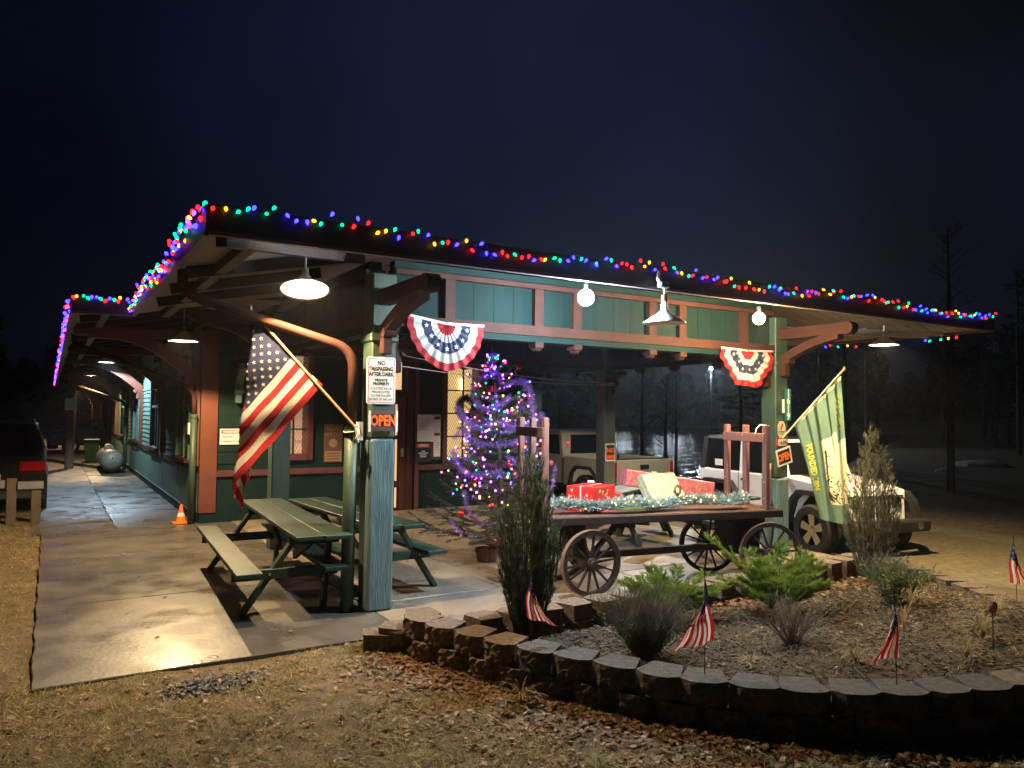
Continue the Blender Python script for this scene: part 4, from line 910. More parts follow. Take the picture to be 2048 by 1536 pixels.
o = gift('long narrow red speckled present lying behind the cream one', 1.72, .66, 1.10, .19, .19, -.10, WRAPP, mat('ribbon_red', (.5, .02, .02), .3)); o.rotation_euler = (0, .15, Wa - .10); o.location.z = WZ + .15
gift('small red present tucked beside the green one behind the garland', .98, .62, .26, .22, .16, -.3, mat('plain_red_wrap', (.42, .012, .014), .35), mat('ribbon_green', (.03, .25, .06), .3))
# the wreath bow on the cream present
o = thing('wreath_bow', 'small green and red wreath ornament on the cream present', 'ornament', wl(1.55, .20, WZ + .24))
n = 260; th = RNG.uniform(0, 2 * PI, n); c = np.array(wl(1.56, .165, WZ + .225)) + np.stack([.045 * np.cos(th), -.02 + 0 * th, .045 * np.sin(th)], 1); dd = rdir(n)
quads('needles', c + dd * .008, dd * .014, np.cross(dd, rdir(n)) * .004, [LEAFG, WRAPR, WHITE], o, mi=RNG.choice([0, 0, 1, 2], n))
# garland with mini lights
ga = thing('garland', 'frosted green pine garland with warm mini lights along the wagon edge', 'garland', wl(.3, .1))
gp = [wl(x, .12 + .05 * math.sin(x * 5) + (.03 if x < 2 else .12 * (x - 1.9)), WZ + .075 + .02 * math.sin(x * 8) + (.035 * (x - 1.7) if x > 1.7 else 0)) for x in np.linspace(.16, 2.42, 40)]
MB().tube(gp, .012, 6).build('core', BLACK, ga)
n = 15000; t = RNG.uniform(0, len(gp) - 1.001, n); i0 = t.astype(int); fr = (t - i0)[:, None]; G_ = np.array(gp); c = G_[i0] * (1 - fr) + G_[i0 + 1] * fr; dd = rdir(n); dd[:, 2] = np.abs(dd[:, 2]) * .9 - .2 * (dd[:, 2] < 0)
rr = RNG.uniform(.2, 1, (n, 1)) * (.108 + .025 * np.sin(t * 3.1))[:, None]
P_ = c + dd * rr; P_[:, 2] = np.maximum(P_[:, 2], WZ + .012)
quads('needles', P_, dd * .018, np.cross(dd, rdir(n)) * .0035, GARL, ga)
mb_ = MB().ball((0, 0, 0), .0075, n=6, k=4).mesh('mini_light', MINI)
for k in range(46):
    t = random.uniform(0, len(gp) - 1.001); i = int(t); c = Vector(gp[i]).lerp(Vector(gp[i + 1]), t - i); d = Vector(rdir(1)[0]); d.z = abs(d.z); d.y = -abs(d.y)
    inst('mini_light', mb_, ga, c + d * .088)

# ------------------------------------------------------------------ Christmas tree
TB = Vector((2.42, 1.80, 0)); TH = 2.72
xt = thing('christmas_tree', 'sparse spruce Christmas tree glowing with violet tinsel and coloured lights', 'christmas tree', tuple(TB))
def lean(z): return TB + Vector((.04 * math.sin(z * 1.5) - .03 * z, .02 * z, z))
MB().tube([lean(z) for z in np.linspace(.05, TH, 14)], [max(.006, .045 * (1 - z / TH) + .005) for z in np.linspace(.05, TH, 14)], 8).build('trunk', BARK, xt)
bt = MB(); NP = []; ND = []; LP = []
def trad(z): return max(.10, .98 * (1 - (z / TH)) ** .75 * (1.12 if z < .75 else 1)) * (1.0 + .12 * math.sin(z * 7))
z = .30; ia = 0
while z < TH - .12:
    nb = 7 if z < 1.8 else 5
    for k in range(nb):
        ia += 1; a_ = 2 * PI * k / nb + ia * .7 + random.uniform(-.3, .3); Lb = trad(z) * random.uniform(.72, 1.12); d = Vector((math.cos(a_), math.sin(a_), 0)); c = lean(z)
        el = .05 + .75 * (z / TH) ** 1.4
        pts = [c + d * Lb * t + Vector((0, 0, Lb * (el * t + .10 * t * t - .12 * math.sin(PI * t)))) for t in np.linspace(0, 1, 6)]
        bt.tube(pts, [.010, .008, .007, .005, .004, .002], 4, cap=False)
        subs = [(pts, 1.)]
        for s_ in range(int(3 + Lb * 9)):
            t = random.uniform(.25, .95); i = min(4, int(t * 5)); q = pts[i].lerp(pts[i + 1], t * 5 - i); sg = random.choice((-1, 1)); sd = Vector((-d.y, d.x, 0)) * sg
            e = q + (d * .75 + sd * .75 + Vector((0, 0, random.uniform(-.12, .18)))).normalized() * Lb * .34 * (1.15 - t * .6)
            bt.tube([q, e], [.004, .002], 3, cap=False); subs.append(([q, e], .7)); LP.append(e if random.random() < .6 else q)
        LP.append(pts[-1])
        for pl, _ in subs:
            for q0, q1 in zip(pl, pl[1:]):
                m_ = max(2, int((q1 - q0).length * 210)); 
                for _k in range(int(m_ * (2.6 if q0.z < 1.0 else 1.9))):
                    t = random.random(); NP.append(q0.lerp(q1, t)); ND.append((q1 - q0).normalized())
    z += random.uniform(.11, .17)
bt.build('branches', BARK, xt, kind='stuff')
NP = np.array(NP); ND = np.array(ND); n = len(NP); dd = unit(ND * .55 + rdir(n) * .8)
quads('needles', NP + dd * .012, dd * .013, np.cross(dd, rdir(n)) * .0022, NEED, xt)
# tinsel: swags spiralling round the tree
def swag(pts, n, r=.045):
    n = int(n * .62); r *= 1.2
    P = np.array([tuple(p) for p in pts]); t = RNG.uniform(0, len(P) - 1.001, n); i = t.astype(int); f = (t - i)[:, None]; c = P[i] * (1 - f) + P[i + 1] * f; d = rdir(n)
    return c + d * r * RNG.uniform(.1, 1, (n, 1)), d * .012, np.cross(d, rdir(n)) * .0016
def tp(dx, z, rad): return lean(z) + Rr * dx - Vector((Rf.x, Rf.y, 0)) * rad
def smooth(P, n=40):
    out = []; m = len(P) - 1
    for k in range(n):
        t = k / (n - 1) * m; i = min(m - 1, int(t)); f = t - i; p0, p1, p2, p3 = P[max(0, i - 1)], P[i], P[i + 1], P[min(m, i + 2)]
        out.append(.5 * ((2 * p1) + (p2 - p0) * f + (2 * p0 - 5 * p1 + 4 * p2 - p3) * f * f + (3 * p1 - p0 - 3 * p2 + p3) * f ** 3))
    return out
for pts_, n_, rr_ in ((((.0, 2.62, .05), (-.05, 2.35, .08), (-.22, 2.27, .12), (-.30, 2.08, .2), (-.18, 1.90, .28), (.05, 1.95, .3), (.18, 2.05, .2)), 5200, .050),
    (((.02, 2.40, .1), (.12, 2.22, .15), (.30, 2.26, .1), (.42, 2.22, .0), (.46, 2.02, .1), (.47, 1.82, .2), (.36, 1.66, .32), (.1, 1.62, .38)), 6200, .050),
    (((-.52, 1.92, .1), (-.42, 1.78, .25), (-.28, 1.66, .35), (-.02, 1.72, .42), (.22, 1.66, .4)), 4200, .045),
    (((-.42, 1.64, .3), (-.36, 1.50, .38), (-.15, 1.44, .45), (.15, 1.46, .5), (.42, 1.55, .35), (.58, 1.82, .2), (.60, 1.60, .2)), 5000, .045),
    (((-.60, 1.36, .2), (-.52, 1.16, .35), (-.32, 1.05, .48), (-.05, 1.10, .55), (.2, 1.05, .55), (.5, 1.15, .4)), 5200, .048),
    (((-.45, .85, .45), (-.40, .66, .55), (-.22, .48, .65), (.05, .50, .65)), 2400, .036), (((-.62, .50, .5), (-.45, .34, .6), (-.2, .30, .7)), 1500, .03),
    (((.72, 1.15, .2), (.66, .85, .3), (.62, .62, .3)), 1300, .030), (((.1, 1.3, .5), (.3, 1.15, .55), (.35, .9, .55)), 1500, .035),
    (((.5, 2.0, -.3), (.1, 1.8, -.5), (-.4, 1.7, -.4), (-.6, 1.5, -.1)), 2500, .045), (((.6, 1.3, -.3), (.1, 1.1, -.7), (-.5, 1.2, -.5)), 2500, .045)):
    quads('tinsel', *swag(smooth([tp(*q) for q in pts_]), n_, rr_), TINS, xt)
random.seed(11)
TM = {k: mat('tree_light_' + k, (0, 0, 0), emit=e, es=v) for k, e, v in (('r', (1., .02, .03), 9), ('g', (.0, .8, .35), 5), ('b', (.06, .04, 1.), 20), ('y', (1., .5, .05), 7), ('p', (.42, .06, 1.), 17), ('k', (1., .09, .35), 10))}
tb_ = {k: MB().ball((0, 0, 0), .0125, n=6, k=4).mesh('light', TM[k]) for k in TM}
tb_['w'] = MB().ball((0, 0, 0), .0115, n=6, k=4).mesh('light', MINI)
random.shuffle(LP); cnt = 0
for q in LP:
    if cnt >= 295: break
    if q.z < .55 and random.random() < .6: continue
    if q.z < 1. and math.hypot(q.x - TB.x, q.y - TB.y) > .70: continue
    kk = random.choice('ppkkrbbgywppkbg' if q.z > .7 else 'rrywkyrg')
    inst('light', tb_[kk], xt, q + Vector((0, 0, .012))); cnt += 1
om = {k: MB().ball((0, 0, 0), .036, n=12, k=8, sz=1.1).mesh('ornament', m, smooth=True) for k, m in (('r', ORN), ('p', ORNP), ('g', ORNGOLD), ('k', BLACK))}
for i, (dx, dy, z, k) in enumerate(((-.35, -.3, 2.15, 'r'), (.38, -.2, 2.05, 'r'), (.2, -.15, 2.45, 'r'), (.55, -.3, 1.75, 'r'), (.45, -.35, 1.62, 'g'), (.85, -.5, 1.45, 'p'), (-.9, -.5, .62, 'r'), (-.75, -.35, .35, 'k'), (-.5, -.5, .36, 'r'), (-.2, -.55, 1.2, 'r'), (.55, -.5, 1.2, 'p'), (.0, -.4, 1.85, 'g'), (-.6, -.3, 1.0, 'r'), (-.15, -.65, .28, 'p'))):
    inst('ornament', om[k], xt, TB + Vector((dx * .9, dy * .9, z)))
MB().lathe([(.001, .18), (.05, .18), (.05, .0), (.001, .0)], tuple(TB), 10).box(TB.x - .3, TB.x + .3, TB.y - .04, TB.y + .04, 0, .07).box(TB.x - .04, TB.x + .04, TB.y - .3, TB.y + .3, .071, .14).build('stand', DRED, xt)
o = MB().lathe([(.001, 0), (.12, 0), (.14, .12), (.15, .13), (.15, .16), (.13, .16), (.12, .02), (.001, .02)], (0, 0, 0), 18).build('planter_bowl', mat('bowl_red', (.035, .012, .010), .5), None); o.location = (2.03, 1.45, 0)
tag(o, 'dark red low tub on the concrete beneath the tree', 'tub')

# ------------------------------------------------------------------ planter: retaining wall of split blocks
outer = [(-.30, -1.27), (-.26, -1.55), (-.13, -1.84), (-.04, -2.14), (.08, -2.45), (.31, -2.88), (.56, -3.38), (.95, -3.82), (1.41, -4.17), (1.83, -4.38), (2.25, -4.52), (2.8, -4.62), (3.4, -4.55), (4.0, -4.32), (4.55, -3.90), (5.0, -3.35), (5.32, -2.85), (5.62, -2.3), (5.85, -1.7), (5.92, -1.1)]
def resample(pts, step):
    pts = [Vector((*p, 0)) for p in pts]; out = [pts[0].copy()]; i = 0; cur = pts[0].copy(); rem = step
    while i < len(pts) - 1:
        d = (pts[i + 1] - cur).length
        if d >= rem: cur = cur.lerp(pts[i + 1], rem / d); out.append(cur.copy()); rem = step
        else: rem -= d; i += 1; cur = pts[i].copy() if i < len(pts) else cur
    return out
rw = thing('retaining_wall', 'curved low retaining wall of split faced landscape blocks round the flower bed', 'retaining wall', (-.3, -1.27, 0))
def blockmesh(seed, m, h=.135):
    rnd = random.Random(seed)
    base = [(-.105, .17), (-.145, 0.), (-.112, -.024), (-.075, -.05), (-.035, -.054), (0, -.056), (.035, -.054), (.075, -.05), (.112, -.024), (.145, 0.), (.105, .17), (.10, .20), (-.10, .20)]
    b = MB(); n = len(base); nr = 6; vs = []
    for q in range(nr):
        z_ = h * q / (nr - 1)
        for i, (x_, y_) in enumerate(base):
            f = 1 <= i <= 9; jx, jy = (rnd.uniform(-.006, .006), rnd.uniform(-.011, .006)) if f else (0, 0)
            if q == nr - 1: jy = min(jy + .006, .006) 
            vs.append((x_ * .985 + jx, y_ + jy, z_ + (rnd.uniform(-.003, .001) if q == nr - 1 and f else 0)))
    fs = [tuple(range(n))[::-1], tuple(range((nr - 1) * n, nr * n))]
    for r_ in range(nr - 1):
        for k in range(n): fs.append((r_ * n + k, r_ * n + (k + 1) % n, (r_ + 1) * n + (k + 1) % n, (r_ + 1) * n + k))
    b.add(vs, fs); return b.mesh('block', m)
BMS = [blockmesh(i, BLOCK) for i in range(5)]; BMG = [blockmesh(i + 9, BLOCKG) for i in range(5)]
def lay(pts, z, inward=1, ms=BMS, off=.0, mix=None):
    for i in range(len(pts) - 1):
        c = (pts[i] + pts[i + 1]) / 2; d = (pts[i + 1] - pts[i]).normalized(); a_ = math.atan2(d.y, d.x)
        nrm = Vector((-d.y, d.x, 0)) * inward
        me = random.choice(mix(c) if mix else ms)
        o = inst('block', me, rw, (c + nrm * (.05 + off)).to_tuple()[:2] + (z + random.uniform(-.002, .002),), (random.uniform(-.02, .02), random.uniform(-.02, .02), a_ + random.uniform(-.05, .05) + (0 if inward > 0 else PI)))
op = resample(outer, .292); mix = lambda c: BMS if (c.x < .1 and c.y > -2.3) or random.random() < .08 or c.x > 2.4 else BMG
lay(op[:26], .128, 1, mix=mix); op2 = resample(outer, .292)
lay([op2[i].lerp(op2[i + 1], .5) for i in range(25)], -.012, 1, off=-.015, mix=mix)
op3 = [Vector((p.x, p.y, 0)) for p in op[25:]]; lay(op3, .03, 1)
inner = resample([(5.7, -1.22), (4.2, -1.36), (1.6, -1.42), (-.02, -1.42)], .292); lay(inner, .115, 1)
lay([p for p in inner], -.02, 1, off=.012)
inst('block', BMS[0], rw, (-.31, -1.10, -.03), (0, 0, 1.2)); inst('block', BMS[1], rw, (-.20, -1.20, .02), (0, 0, .9)); inst('block', BMS[2], rw, (-.12, -1.33, .128), (0, 0, -.2))
# bed soil
def inside(x, y, poly):
    r = np.zeros(np.shape(x), bool); j = len(poly) - 1
    for i in range(len(poly)):
        xi, yi = poly[i]; xj, yj = poly[j]; c = ((yi > y) != (yj > y)) & (x < (xj - xi) * (y - yi) / (yj - yi + 1e-12) + xi); r ^= c; j = i
    return r
bedp = [(-.15, -1.35)] + [(x * .97 + .09, y * .965 - .04) for x, y in outer[1:]] + [(5.8, -1.3)]
def soilz(x, y): return .055 + .13 * np.clip((-1.7 - y) / 1.8, 0, 1) + .05 * np.clip((.8 - x) / .8, 0, 1) + .012 * nz(x, y, 1.4) + .004 * nz(x, y, 5)
xs = np.arange(-.4, 6.2, .06); ys = np.arange(-4.7, -.6, .06); X, Y = np.meshgrid(xs, ys); ins = inside(X, Y, bedp) ; Z = soilz(X, Y)
b = MB(); idx = {}
for j in range(len(ys) - 1):
    for i in range(len(xs) - 1):
        if ins[j, i] and ins[j + 1, i + 1] and ins[j, i + 1] and ins[j + 1, i]:
            q = []
            for jj, ii in ((j, i), (j, i + 1), (j + 1, i + 1), (j + 1, i)):
                if (jj, ii) not in idx: idx[(jj, ii)] = len(b.v); b.v.append((xs[ii], ys[jj], float(Z[jj, ii])))
                q.append(idx[(jj, ii)])
            b.f.append(tuple(q)); b.mi.append(0)
b.build('flower_bed_soil', SOIL, None, kind='structure', smooth=True)
# ------------------------------------------------------------------ litter and grass
def scatter(n, x0, x1, y0, y1, keep):
    x = RNG.uniform(x0, x1, n); y = RNG.uniform(y0, y1, n); k = keep(x, y); return x[k], y[k]
slabmask = lambda x, y: ((x > -2.74) & (x < -.05) & (y > -.87) & (y < 6.4)) | ((x > -.1) & (x < 6.2) & (y > -1.3) & (y < 6.5)) | ((x > -2.9) & (x < -.5) & (y > 6.3))
bedout = [(x - .0, y) for x, y in outer] + [(5.9, -1.2), (-.25, -1.15)]
def lawn(x, y): return ~slabmask(x, y) & ~inside(x, y, bedout) & (ground_h(x, y) > -.12)
gz = lambda x, y: gh2(x, y)
# grass blades
n = 150000; x, y = scatter(n, -5.5, 4.6, -6.4, -.5, lambda x, y: lawn(x, y) & (RNG.random(len(x)) < (.25 + .75 * (nz(x * .8, y * .8) > -.35)) * np.clip(1.15 - (np.hypot(x + 2.6, y + 6.8) - 3) / 8, .3, 1)))
n = len(x); h = RNG.uniform(.012, .046, n) * (.55 + .6 * (nz(x, y, 2.3) > 0)); d = rdir(n); d[:, 2] = np.abs(d[:, 2]) * .6 + .22; d = unit(d)
P_ = np.stack([x, y, gz(x, y) + h * .35], 1); sd = unit(np.cross(d, rdir(n)))
quads('lawn_grass', P_, d * h[:, None], sd * .0034, [GRASS, GRASSG], None, mi=(RNG.random(n) < .16 + .35 * (nz(x, y, .6) > .5)).astype(int), taper=.2)['label'] = 'short mostly dead lawn grass in front of slab and bed'
n = 42000; x, y = scatter(n, -6.5, -2.7, -4., 14., lambda x, y: lawn(x, y)); n = len(x); h = RNG.uniform(.012, .045, n); d = rdir(n); d[:, 2] = np.abs(d[:, 2]) * .5 + .25; d = unit(d)
quads('verge_grass', np.stack([x, y, gz(x, y) + h * .4], 1), d * h[:, None], unit(np.cross(d, rdir(n))) * .003, [GRASS, GRASSG], None, mi=(RNG.random(n) < .2).astype(int), taper=.2)
# fallen leaves
def leaves(name, x, y, z, smin, smax, mats, mi, flat=.35):
    n = len(x); s = RNG.uniform(smin, smax, n)[:, None]; nn = unit(np.stack([RNG.normal(0, flat, n), RNG.normal(0, flat, n), np.ones(n)], 1)); a = unit(np.cross(nn, rdir(n))); b_ = np.cross(nn, a)
    k = 6; ang = [(1, 0), (.35, .55), (-.45, .50), (-1, 0), (-.4, -.52), (.4, -.55)]
    c = np.stack([x, y, z + s[:, 0] * .18], 1); curl = RNG.uniform(-.1, .95, n)[:, None]
    V = np.stack([c + a * s * u + b_ * s * v + nn * s * curl * (abs(v) * 1.0 + .25 * u * u) for u, v in ang], 1)
    # two quads folded on the midrib (verts 0 and 3)
    me = bpy.data.meshes.new(name); me.vertices.add(n * k); me.vertices.foreach_set('co', V.reshape(-1)); base = (np.arange(n) * k)[:, None]
    L_ = np.concatenate([base + [0, 1, 2, 3], base + [0, 3, 4, 5]], 1).reshape(-1); me.loops.add(len(L_)); me.loops.foreach_set('vertex_index', L_); me.polygons.add(2 * n)
    me.polygons.foreach_set('loop_start', np.arange(2 * n) * 4); me.polygons.foreach_set('loop_total', np.full(2 * n, 4))
    for m in mats: me.materials.append(m)
    me.polygons.foreach_set('material_index', np.repeat(mi, 2)); me.update(calc_edges=True)
    o = bpy.data.objects.new(name, me); COL.objects.link(o); o['kind'] = 'stuff'; return o
dens = lambda x, y: np.clip(.25 + .9 * (x + 1.3) / 2.5 - .15 * (y + 3.5), .10, 1) * (.35 + .65 * (nz(x * 1.3, y * 1.3, 1) > -.2))
n = 46000; x, y = scatter(n, -3.6, 4.6, -6.2, -.9, lambda x, y: lawn(x, y) & (RNG.random(len(x)) < dens(x, y)))
leaves('fallen_leaves', x, y, gz(x, y) + .006, .010, .030, [DLEAF, DLEAF2, STRAW], RNG.choice([0, 0, 0, 0, 0, 0, 0, 1, 2, 2], len(x)))
n = 9000; x, y = scatter(n, -2.6, 4.6, -6.2, -1.0, lambda x, y: lawn(x, y) & (RNG.random(len(x)) < dens(x, y)))
leaves('pale_leaves', x, y, gz(x, y) + .018, .011, .026, [mat('pale_dry_leaves', (.30, .20, .13), .8, c2=(.66, .52, .38), scale=25, bump=0, trans=.3)], np.zeros(len(x), int), flat=.5)
# along the foot of the curved wall
t = RNG.uniform(0, 1, 2600); pl = np.array([tuple(p) for p in resample(outer, .1)]); i = (t ** 1.6 * (len(pl) * .75)).astype(int); d_ = RNG.exponential(.13, len(t)) + .02
tn = pl[np.minimum(i + 1, len(pl) - 1)] - pl[i]; nn = unit(np.stack([tn[:, 1], -tn[:, 0]], 1)); x = pl[i, 0] + nn[:, 0] * d_; y = pl[i, 1] + nn[:, 1] * d_
x = x + RNG.normal(0, .07, len(x)); y = y + RNG.normal(0, .07, len(y)); k_ = lawn(x, y); leaves('wall_foot_leaves', x[k_], y[k_], gz(x[k_], y[k_]) + .005, .014, .034, [DLEAF, DLEAF2], RNG.choice([0, 0, 0, 0, 1], k_.sum()))
# bed litter
inb = lambda x, y: inside(x, y, bedp)
n = 2200; x, y = scatter(n, -.4, 6.1, -4.7, -1.2, lambda x, y: inb(x, y) & (RNG.random(len(x)) < .25 + .5 * (nz(x, y, 1.1) > 0) + .6 * (x > 4)))
leaves('bed_leaves', x, y, soilz(x, y), .008, .030, [DLEAF, DLEAF2, STRAW], RNG.choice([0, 0, 0, 1, 2], len(x)))
n = 46000; x, y = scatter(n, -.4, 6.1, -4.7, -1.2, inb); n = len(x); d = rdir(n); d[:, 2] *= .3; d = unit(d)
quads('mulch_chips', np.stack([x, y, soilz(x, y) + .006], 1), d * RNG.uniform(.006, .026, (n, 1)), unit(np.cross(d, rdir(n))) * RNG.uniform(.0010, .0034, (n, 1)), [CHIP, SOIL, STRAW], None, mi=RNG.choice([0, 0, 0, 1, 1, 1, 2], n))
n = 2600; x, y = scatter(n, .2, 6.1, -4.7, -1.2, lambda x, y: inb(x, y) & (RNG.random(len(x)) < .25 + .3 * x / 4)); n = len(x); d = rdir(n); d[:, 2] = np.abs(d[:, 2]) * .25; d = unit(d); L_ = RNG.uniform(.02, .07, (n, 1))
quads('loose_straw', np.stack([x, y, soilz(x, y) + .012], 1) + np.array([0, 0, 1.]) * L_ * d[:, 2:3], d * L_, unit(np.cross(d, rdir(n))) * .0012, STRAW, None)
n = 700; x = RNG.normal(4.9, .5, n); y = RNG.normal(-1.35, .3, n); k_ = inb(x, y); leaves('straw_leaves', x[k_], y[k_], soilz(x[k_], y[k_]) + .01, .02, .045, [DLEAF2, STRAW], RNG.choice([0, 1, 1], k_.sum()))
n = 130; x = RNG.normal(2.9, .16, n); y = RNG.normal(-1.62, .1, n); leaves('leaf_drift', x, y, soilz(x, y) + .01, .02, .04, [DLEAF2], np.zeros(n, int))
# slab leaves, gravel patch
n = 46; x = RNG.uniform(-2.4, 5, n); y = RNG.uniform(-.8, 4, n); leaves('slab_leaves', x, y, np.full(n, .003), .012, .03, [DLEAF, DLEAF2], RNG.choice([0, 1], n))
n = 900; x = RNG.normal(-1.66, .14, n); y = RNG.normal(-1.32, .09, n); leaves('grey_gravel', x, y, gz(x, y) + .006, .008, .022, [mat('gravel_grey', (.07, .07, .075), .8, c2=(.22, .21, .21), scale=30)], np.zeros(n, int), flat=.6)

# ------------------------------------------------------------------ bed plants
def stems(n, base, h, spread, r0, curve=.3, rr=(.004, .0015), seg=4, jit=.3, m=BARK, name='stems', parent=None, hv=.3):
    b = MB(); tips = []; base = Vector(base)
    for k in range(n):
        a_ = random.uniform(0, 2 * PI); s = random.random() ** .7; L_ = h * random.uniform(1 - hv, 1); p0 = base + Vector((math.cos(a_), math.sin(a_), 0)) * r0 * s
        d = Vector((math.cos(a_ + random.uniform(-jit, jit)), math.sin(a_ + random.uniform(-jit, jit)), 0)); pts = [p0 + d * spread * s * (t + curve * t * t) + Vector((0, 0, L_ * t * (1 - .1 * s * t))) for t in np.linspace(0, 1, seg)]
        b.tube(pts, list(np.linspace(rr[0], rr[1], seg)), 3, cap=False); tips.append(pts)
    b.build(name, m, parent, kind='stuff'); return tips
def along(tips, n, tmin=0.):
    P, D = [], []
    for k in range(n):
        pts = random.choice(tips); t = (tmin + (1 - tmin) * random.random()) * (len(pts) - 1.001); i = int(t); P.append(pts[i].lerp(pts[i + 1], t - i)); D.append((pts[i + 1] - pts[i]).normalized())
    return np.array(P), np.array(D)
def column(label, base, H, Rm, m, n, seed, top=1., pointed=.5, nst=150):
    random.seed(seed); o = thing('columnar_juniper', label, 'shrub', base)
    def rad(t): return Rm * min(1, .38 + t * 2.2) * (1 - max(0, (t - pointed) / (1 - pointed)) ** 1.7 * .9)
    b = MB(); tips = []
    for k in range(nst):
        a_ = random.uniform(0, 2 * PI); s = random.random() ** .55; L_ = random.uniform(.35, 1) if s > .4 else random.uniform(.8, 1.); c = Vector(base)
        pts = []
        for t in np.linspace(0, L_, 7):
            r = rad(t) * s * (1.05 if t < L_ * .8 else 1.12); pts.append(c + Vector((math.cos(a_) * r, math.sin(a_) * r, H * t)) + Vector((random.uniform(-.008, .008), random.uniform(-.008, .008), 0)))
        b.tube(pts, list(np.linspace(.005, .0012, 7)), 3, cap=False); tips.append(pts)
    for pts in list(tips):
        for q in range(7):
            i_ = random.randint(1, 5); p0 = pts[i_].lerp(pts[i_ + 1], random.random()); out = Vector((p0.x - base[0], p0.y - base[1], 0)); out = out.normalized() if out.length > 1e-4 else Vector((1, 0, 0))
            sd_ = Vector((-out.y, out.x, 0)); e = p0 + (out * random.uniform(.05, .5) + sd_ * random.uniform(-.5, .5) + Vector((0, 0, random.uniform(.6, 1.2)))).normalized() * random.uniform(.04, .15); b.tube([p0, p0.lerp(e, .5), e], [.0025, .0018, .0008], 3, cap=False); tips.append([p0, p0.lerp(e, .5), e])
    b.build('stems', BARK, o, kind='stuff')
    P, D = along(tips, n, .06); d = unit(D * 1.0 + rdir(n) * .55); L_ = RNG.uniform(.008, .024, (n, 1))
    quads('foliage', P + d * L_, d * L_, unit(np.cross(d, rdir(n))) * .0022, m, o, taper=.3); return o
column('tall dark columnar juniper in front of the wagon end rack', (.60, -1.72, .07), 1.44, .20, JUND, 40000, 3, pointed=.62, nst=130)
column('tall wispy grey green juniper at right in front of the white car', (5.08, -1.72, .07), 1.60, .25, JUNG, 24000, 4, pointed=.40, nst=110)
def spreader(label, base, sprays, seed, m=JUNL):
    random.seed(seed); o = thing('spreading_juniper', label, 'shrub', base); b = MB(); P, D, S = [], [], []
    for (dx, dy, dz) in sprays:
        e = Vector((dx, dy, dz)); side = e.cross(Vector((0, 0, 1))).normalized(); c = Vector(base)
        pts = [c + e * t + Vector((0, 0, .22 * e.length * math.sin(PI * t * .8) * .5)) for t in np.linspace(.0, 1, 9)]; b.tube(pts, list(np.linspace(.008, .002, 9)), 3, cap=False)
        for i in range(2, 9):
            for sg in (-1, 1):
                for q in range(3):
                    l = e.length * .30 * (1.25 - i / 9) * random.uniform(.4, 1.3); st = pts[i] if i == 8 else pts[i].lerp(pts[min(8, i + 1)], random.random()); en = st + (e.normalized() * .8 + side * sg * random.uniform(.5, 1) + Vector((0, 0, random.uniform(-.1, .55)))).normalized() * l
                    for k in range(int(20 + l * 260)):
                        t = random.random(); P.append(st.lerp(en, t)); dd_ = (en - st).normalized() + Vector((random.gauss(0, .42), random.gauss(0, .42), random.gauss(0, .35))); D.append(dd_.normalized())
    b.build('stems', BARK, o, kind='stuff'); P = np.array(P); D = np.array(D); n = len(P); L_ = RNG.uniform(.008, .024, (n, 1))
    quads('foliage', P + D * L_, D * L_, unit(np.cross(D, rdir(n))) * .0019, m, o, taper=.2); return o
random.seed(21)
sp = [(-.48, .30, .55), (-.35, .25, .42)] + [(math.cos(a_) * r, math.sin(a_) * r, z_) for a_, r, z_ in [(random.uniform(0, 2 * PI), random.uniform(.22, .48), random.uniform(.10, .42)) for _ in range(34)]] + [(.50, -.10, .30), (.42, .05, .42), (.36, -.25, .22), (.2, .1, .5)]
spreader('larger lime green feathery juniper in the middle of the flower bed', (2.92, -2.22, .10), sp, 5)
sp = [(math.cos(a_) * r, math.sin(a_) * r, z_) for a_, r, z_ in [(random.uniform(0, 2 * PI), random.uniform(.25, .46), random.uniform(.08, .34)) for _ in range(26)]]
spreader('smaller lime green juniper just behind the round grey bush', (1.98, -1.86, .10), sp, 6)
def roundbush(label, base, H, Rd, leafm, twm, nl, nst, seed, leafz=1., lsize=(.006, .011), squash=1.):
    random.seed(seed); o = thing('round_bush', label, 'shrub', base); tips = stems(nst, base, H, Rd, .05, .15, (.004, .0009), 5, .5, twm, 'twigs', o, .25)
    tw2 = MB()
    for pts in tips:
        for k in range(5):
            i = random.randint(1, 3); q = pts[i].lerp(pts[i + 1], random.random()); d = Vector((random.gauss(0, .5), random.gauss(0, .5), 1)).normalized(); tw2.tube([q, q + d * H * random.uniform(.12, .3)], [.0018, .0008], 3, cap=False)
    tw2.build('twigs', twm, o, kind='stuff')
    P, D = along(tips, nl, .15); P = P + rdir(nl) * RNG.uniform(0, .055, (nl, 1)); z0 = base[2]; k_ = (P[:, 2] - z0) < H * leafz * RNG.uniform(.6, 1.1, nl); P = P[k_]; n = len(P); d = rdir(n); s = RNG.uniform(*lsize, (n, 1))
    quads('foliage', P, d * s, unit(np.cross(d, rdir(n))) * s * .5, leafm, o, taper=.5); return o
roundbush('round bush of grey bare twigs, leafy below, at front of the bed', (1.02, -2.62, .10), .50, .30, LEAFG, TWIG, 16000, 300, 8, leafz=.62, lsize=(.005, .010))
roundbush('round small leaved green bush right of centre near the wispy juniper', (4.05, -2.62, .10), .46, .30, LEAFY, TWIG, 9500, 110, 9)
roundbush('low bare twiggy shrub in the middle of the bed', (2.12, -3.02, .14), .36, .26, DLEAF, TWIG, 200, 70, 10)
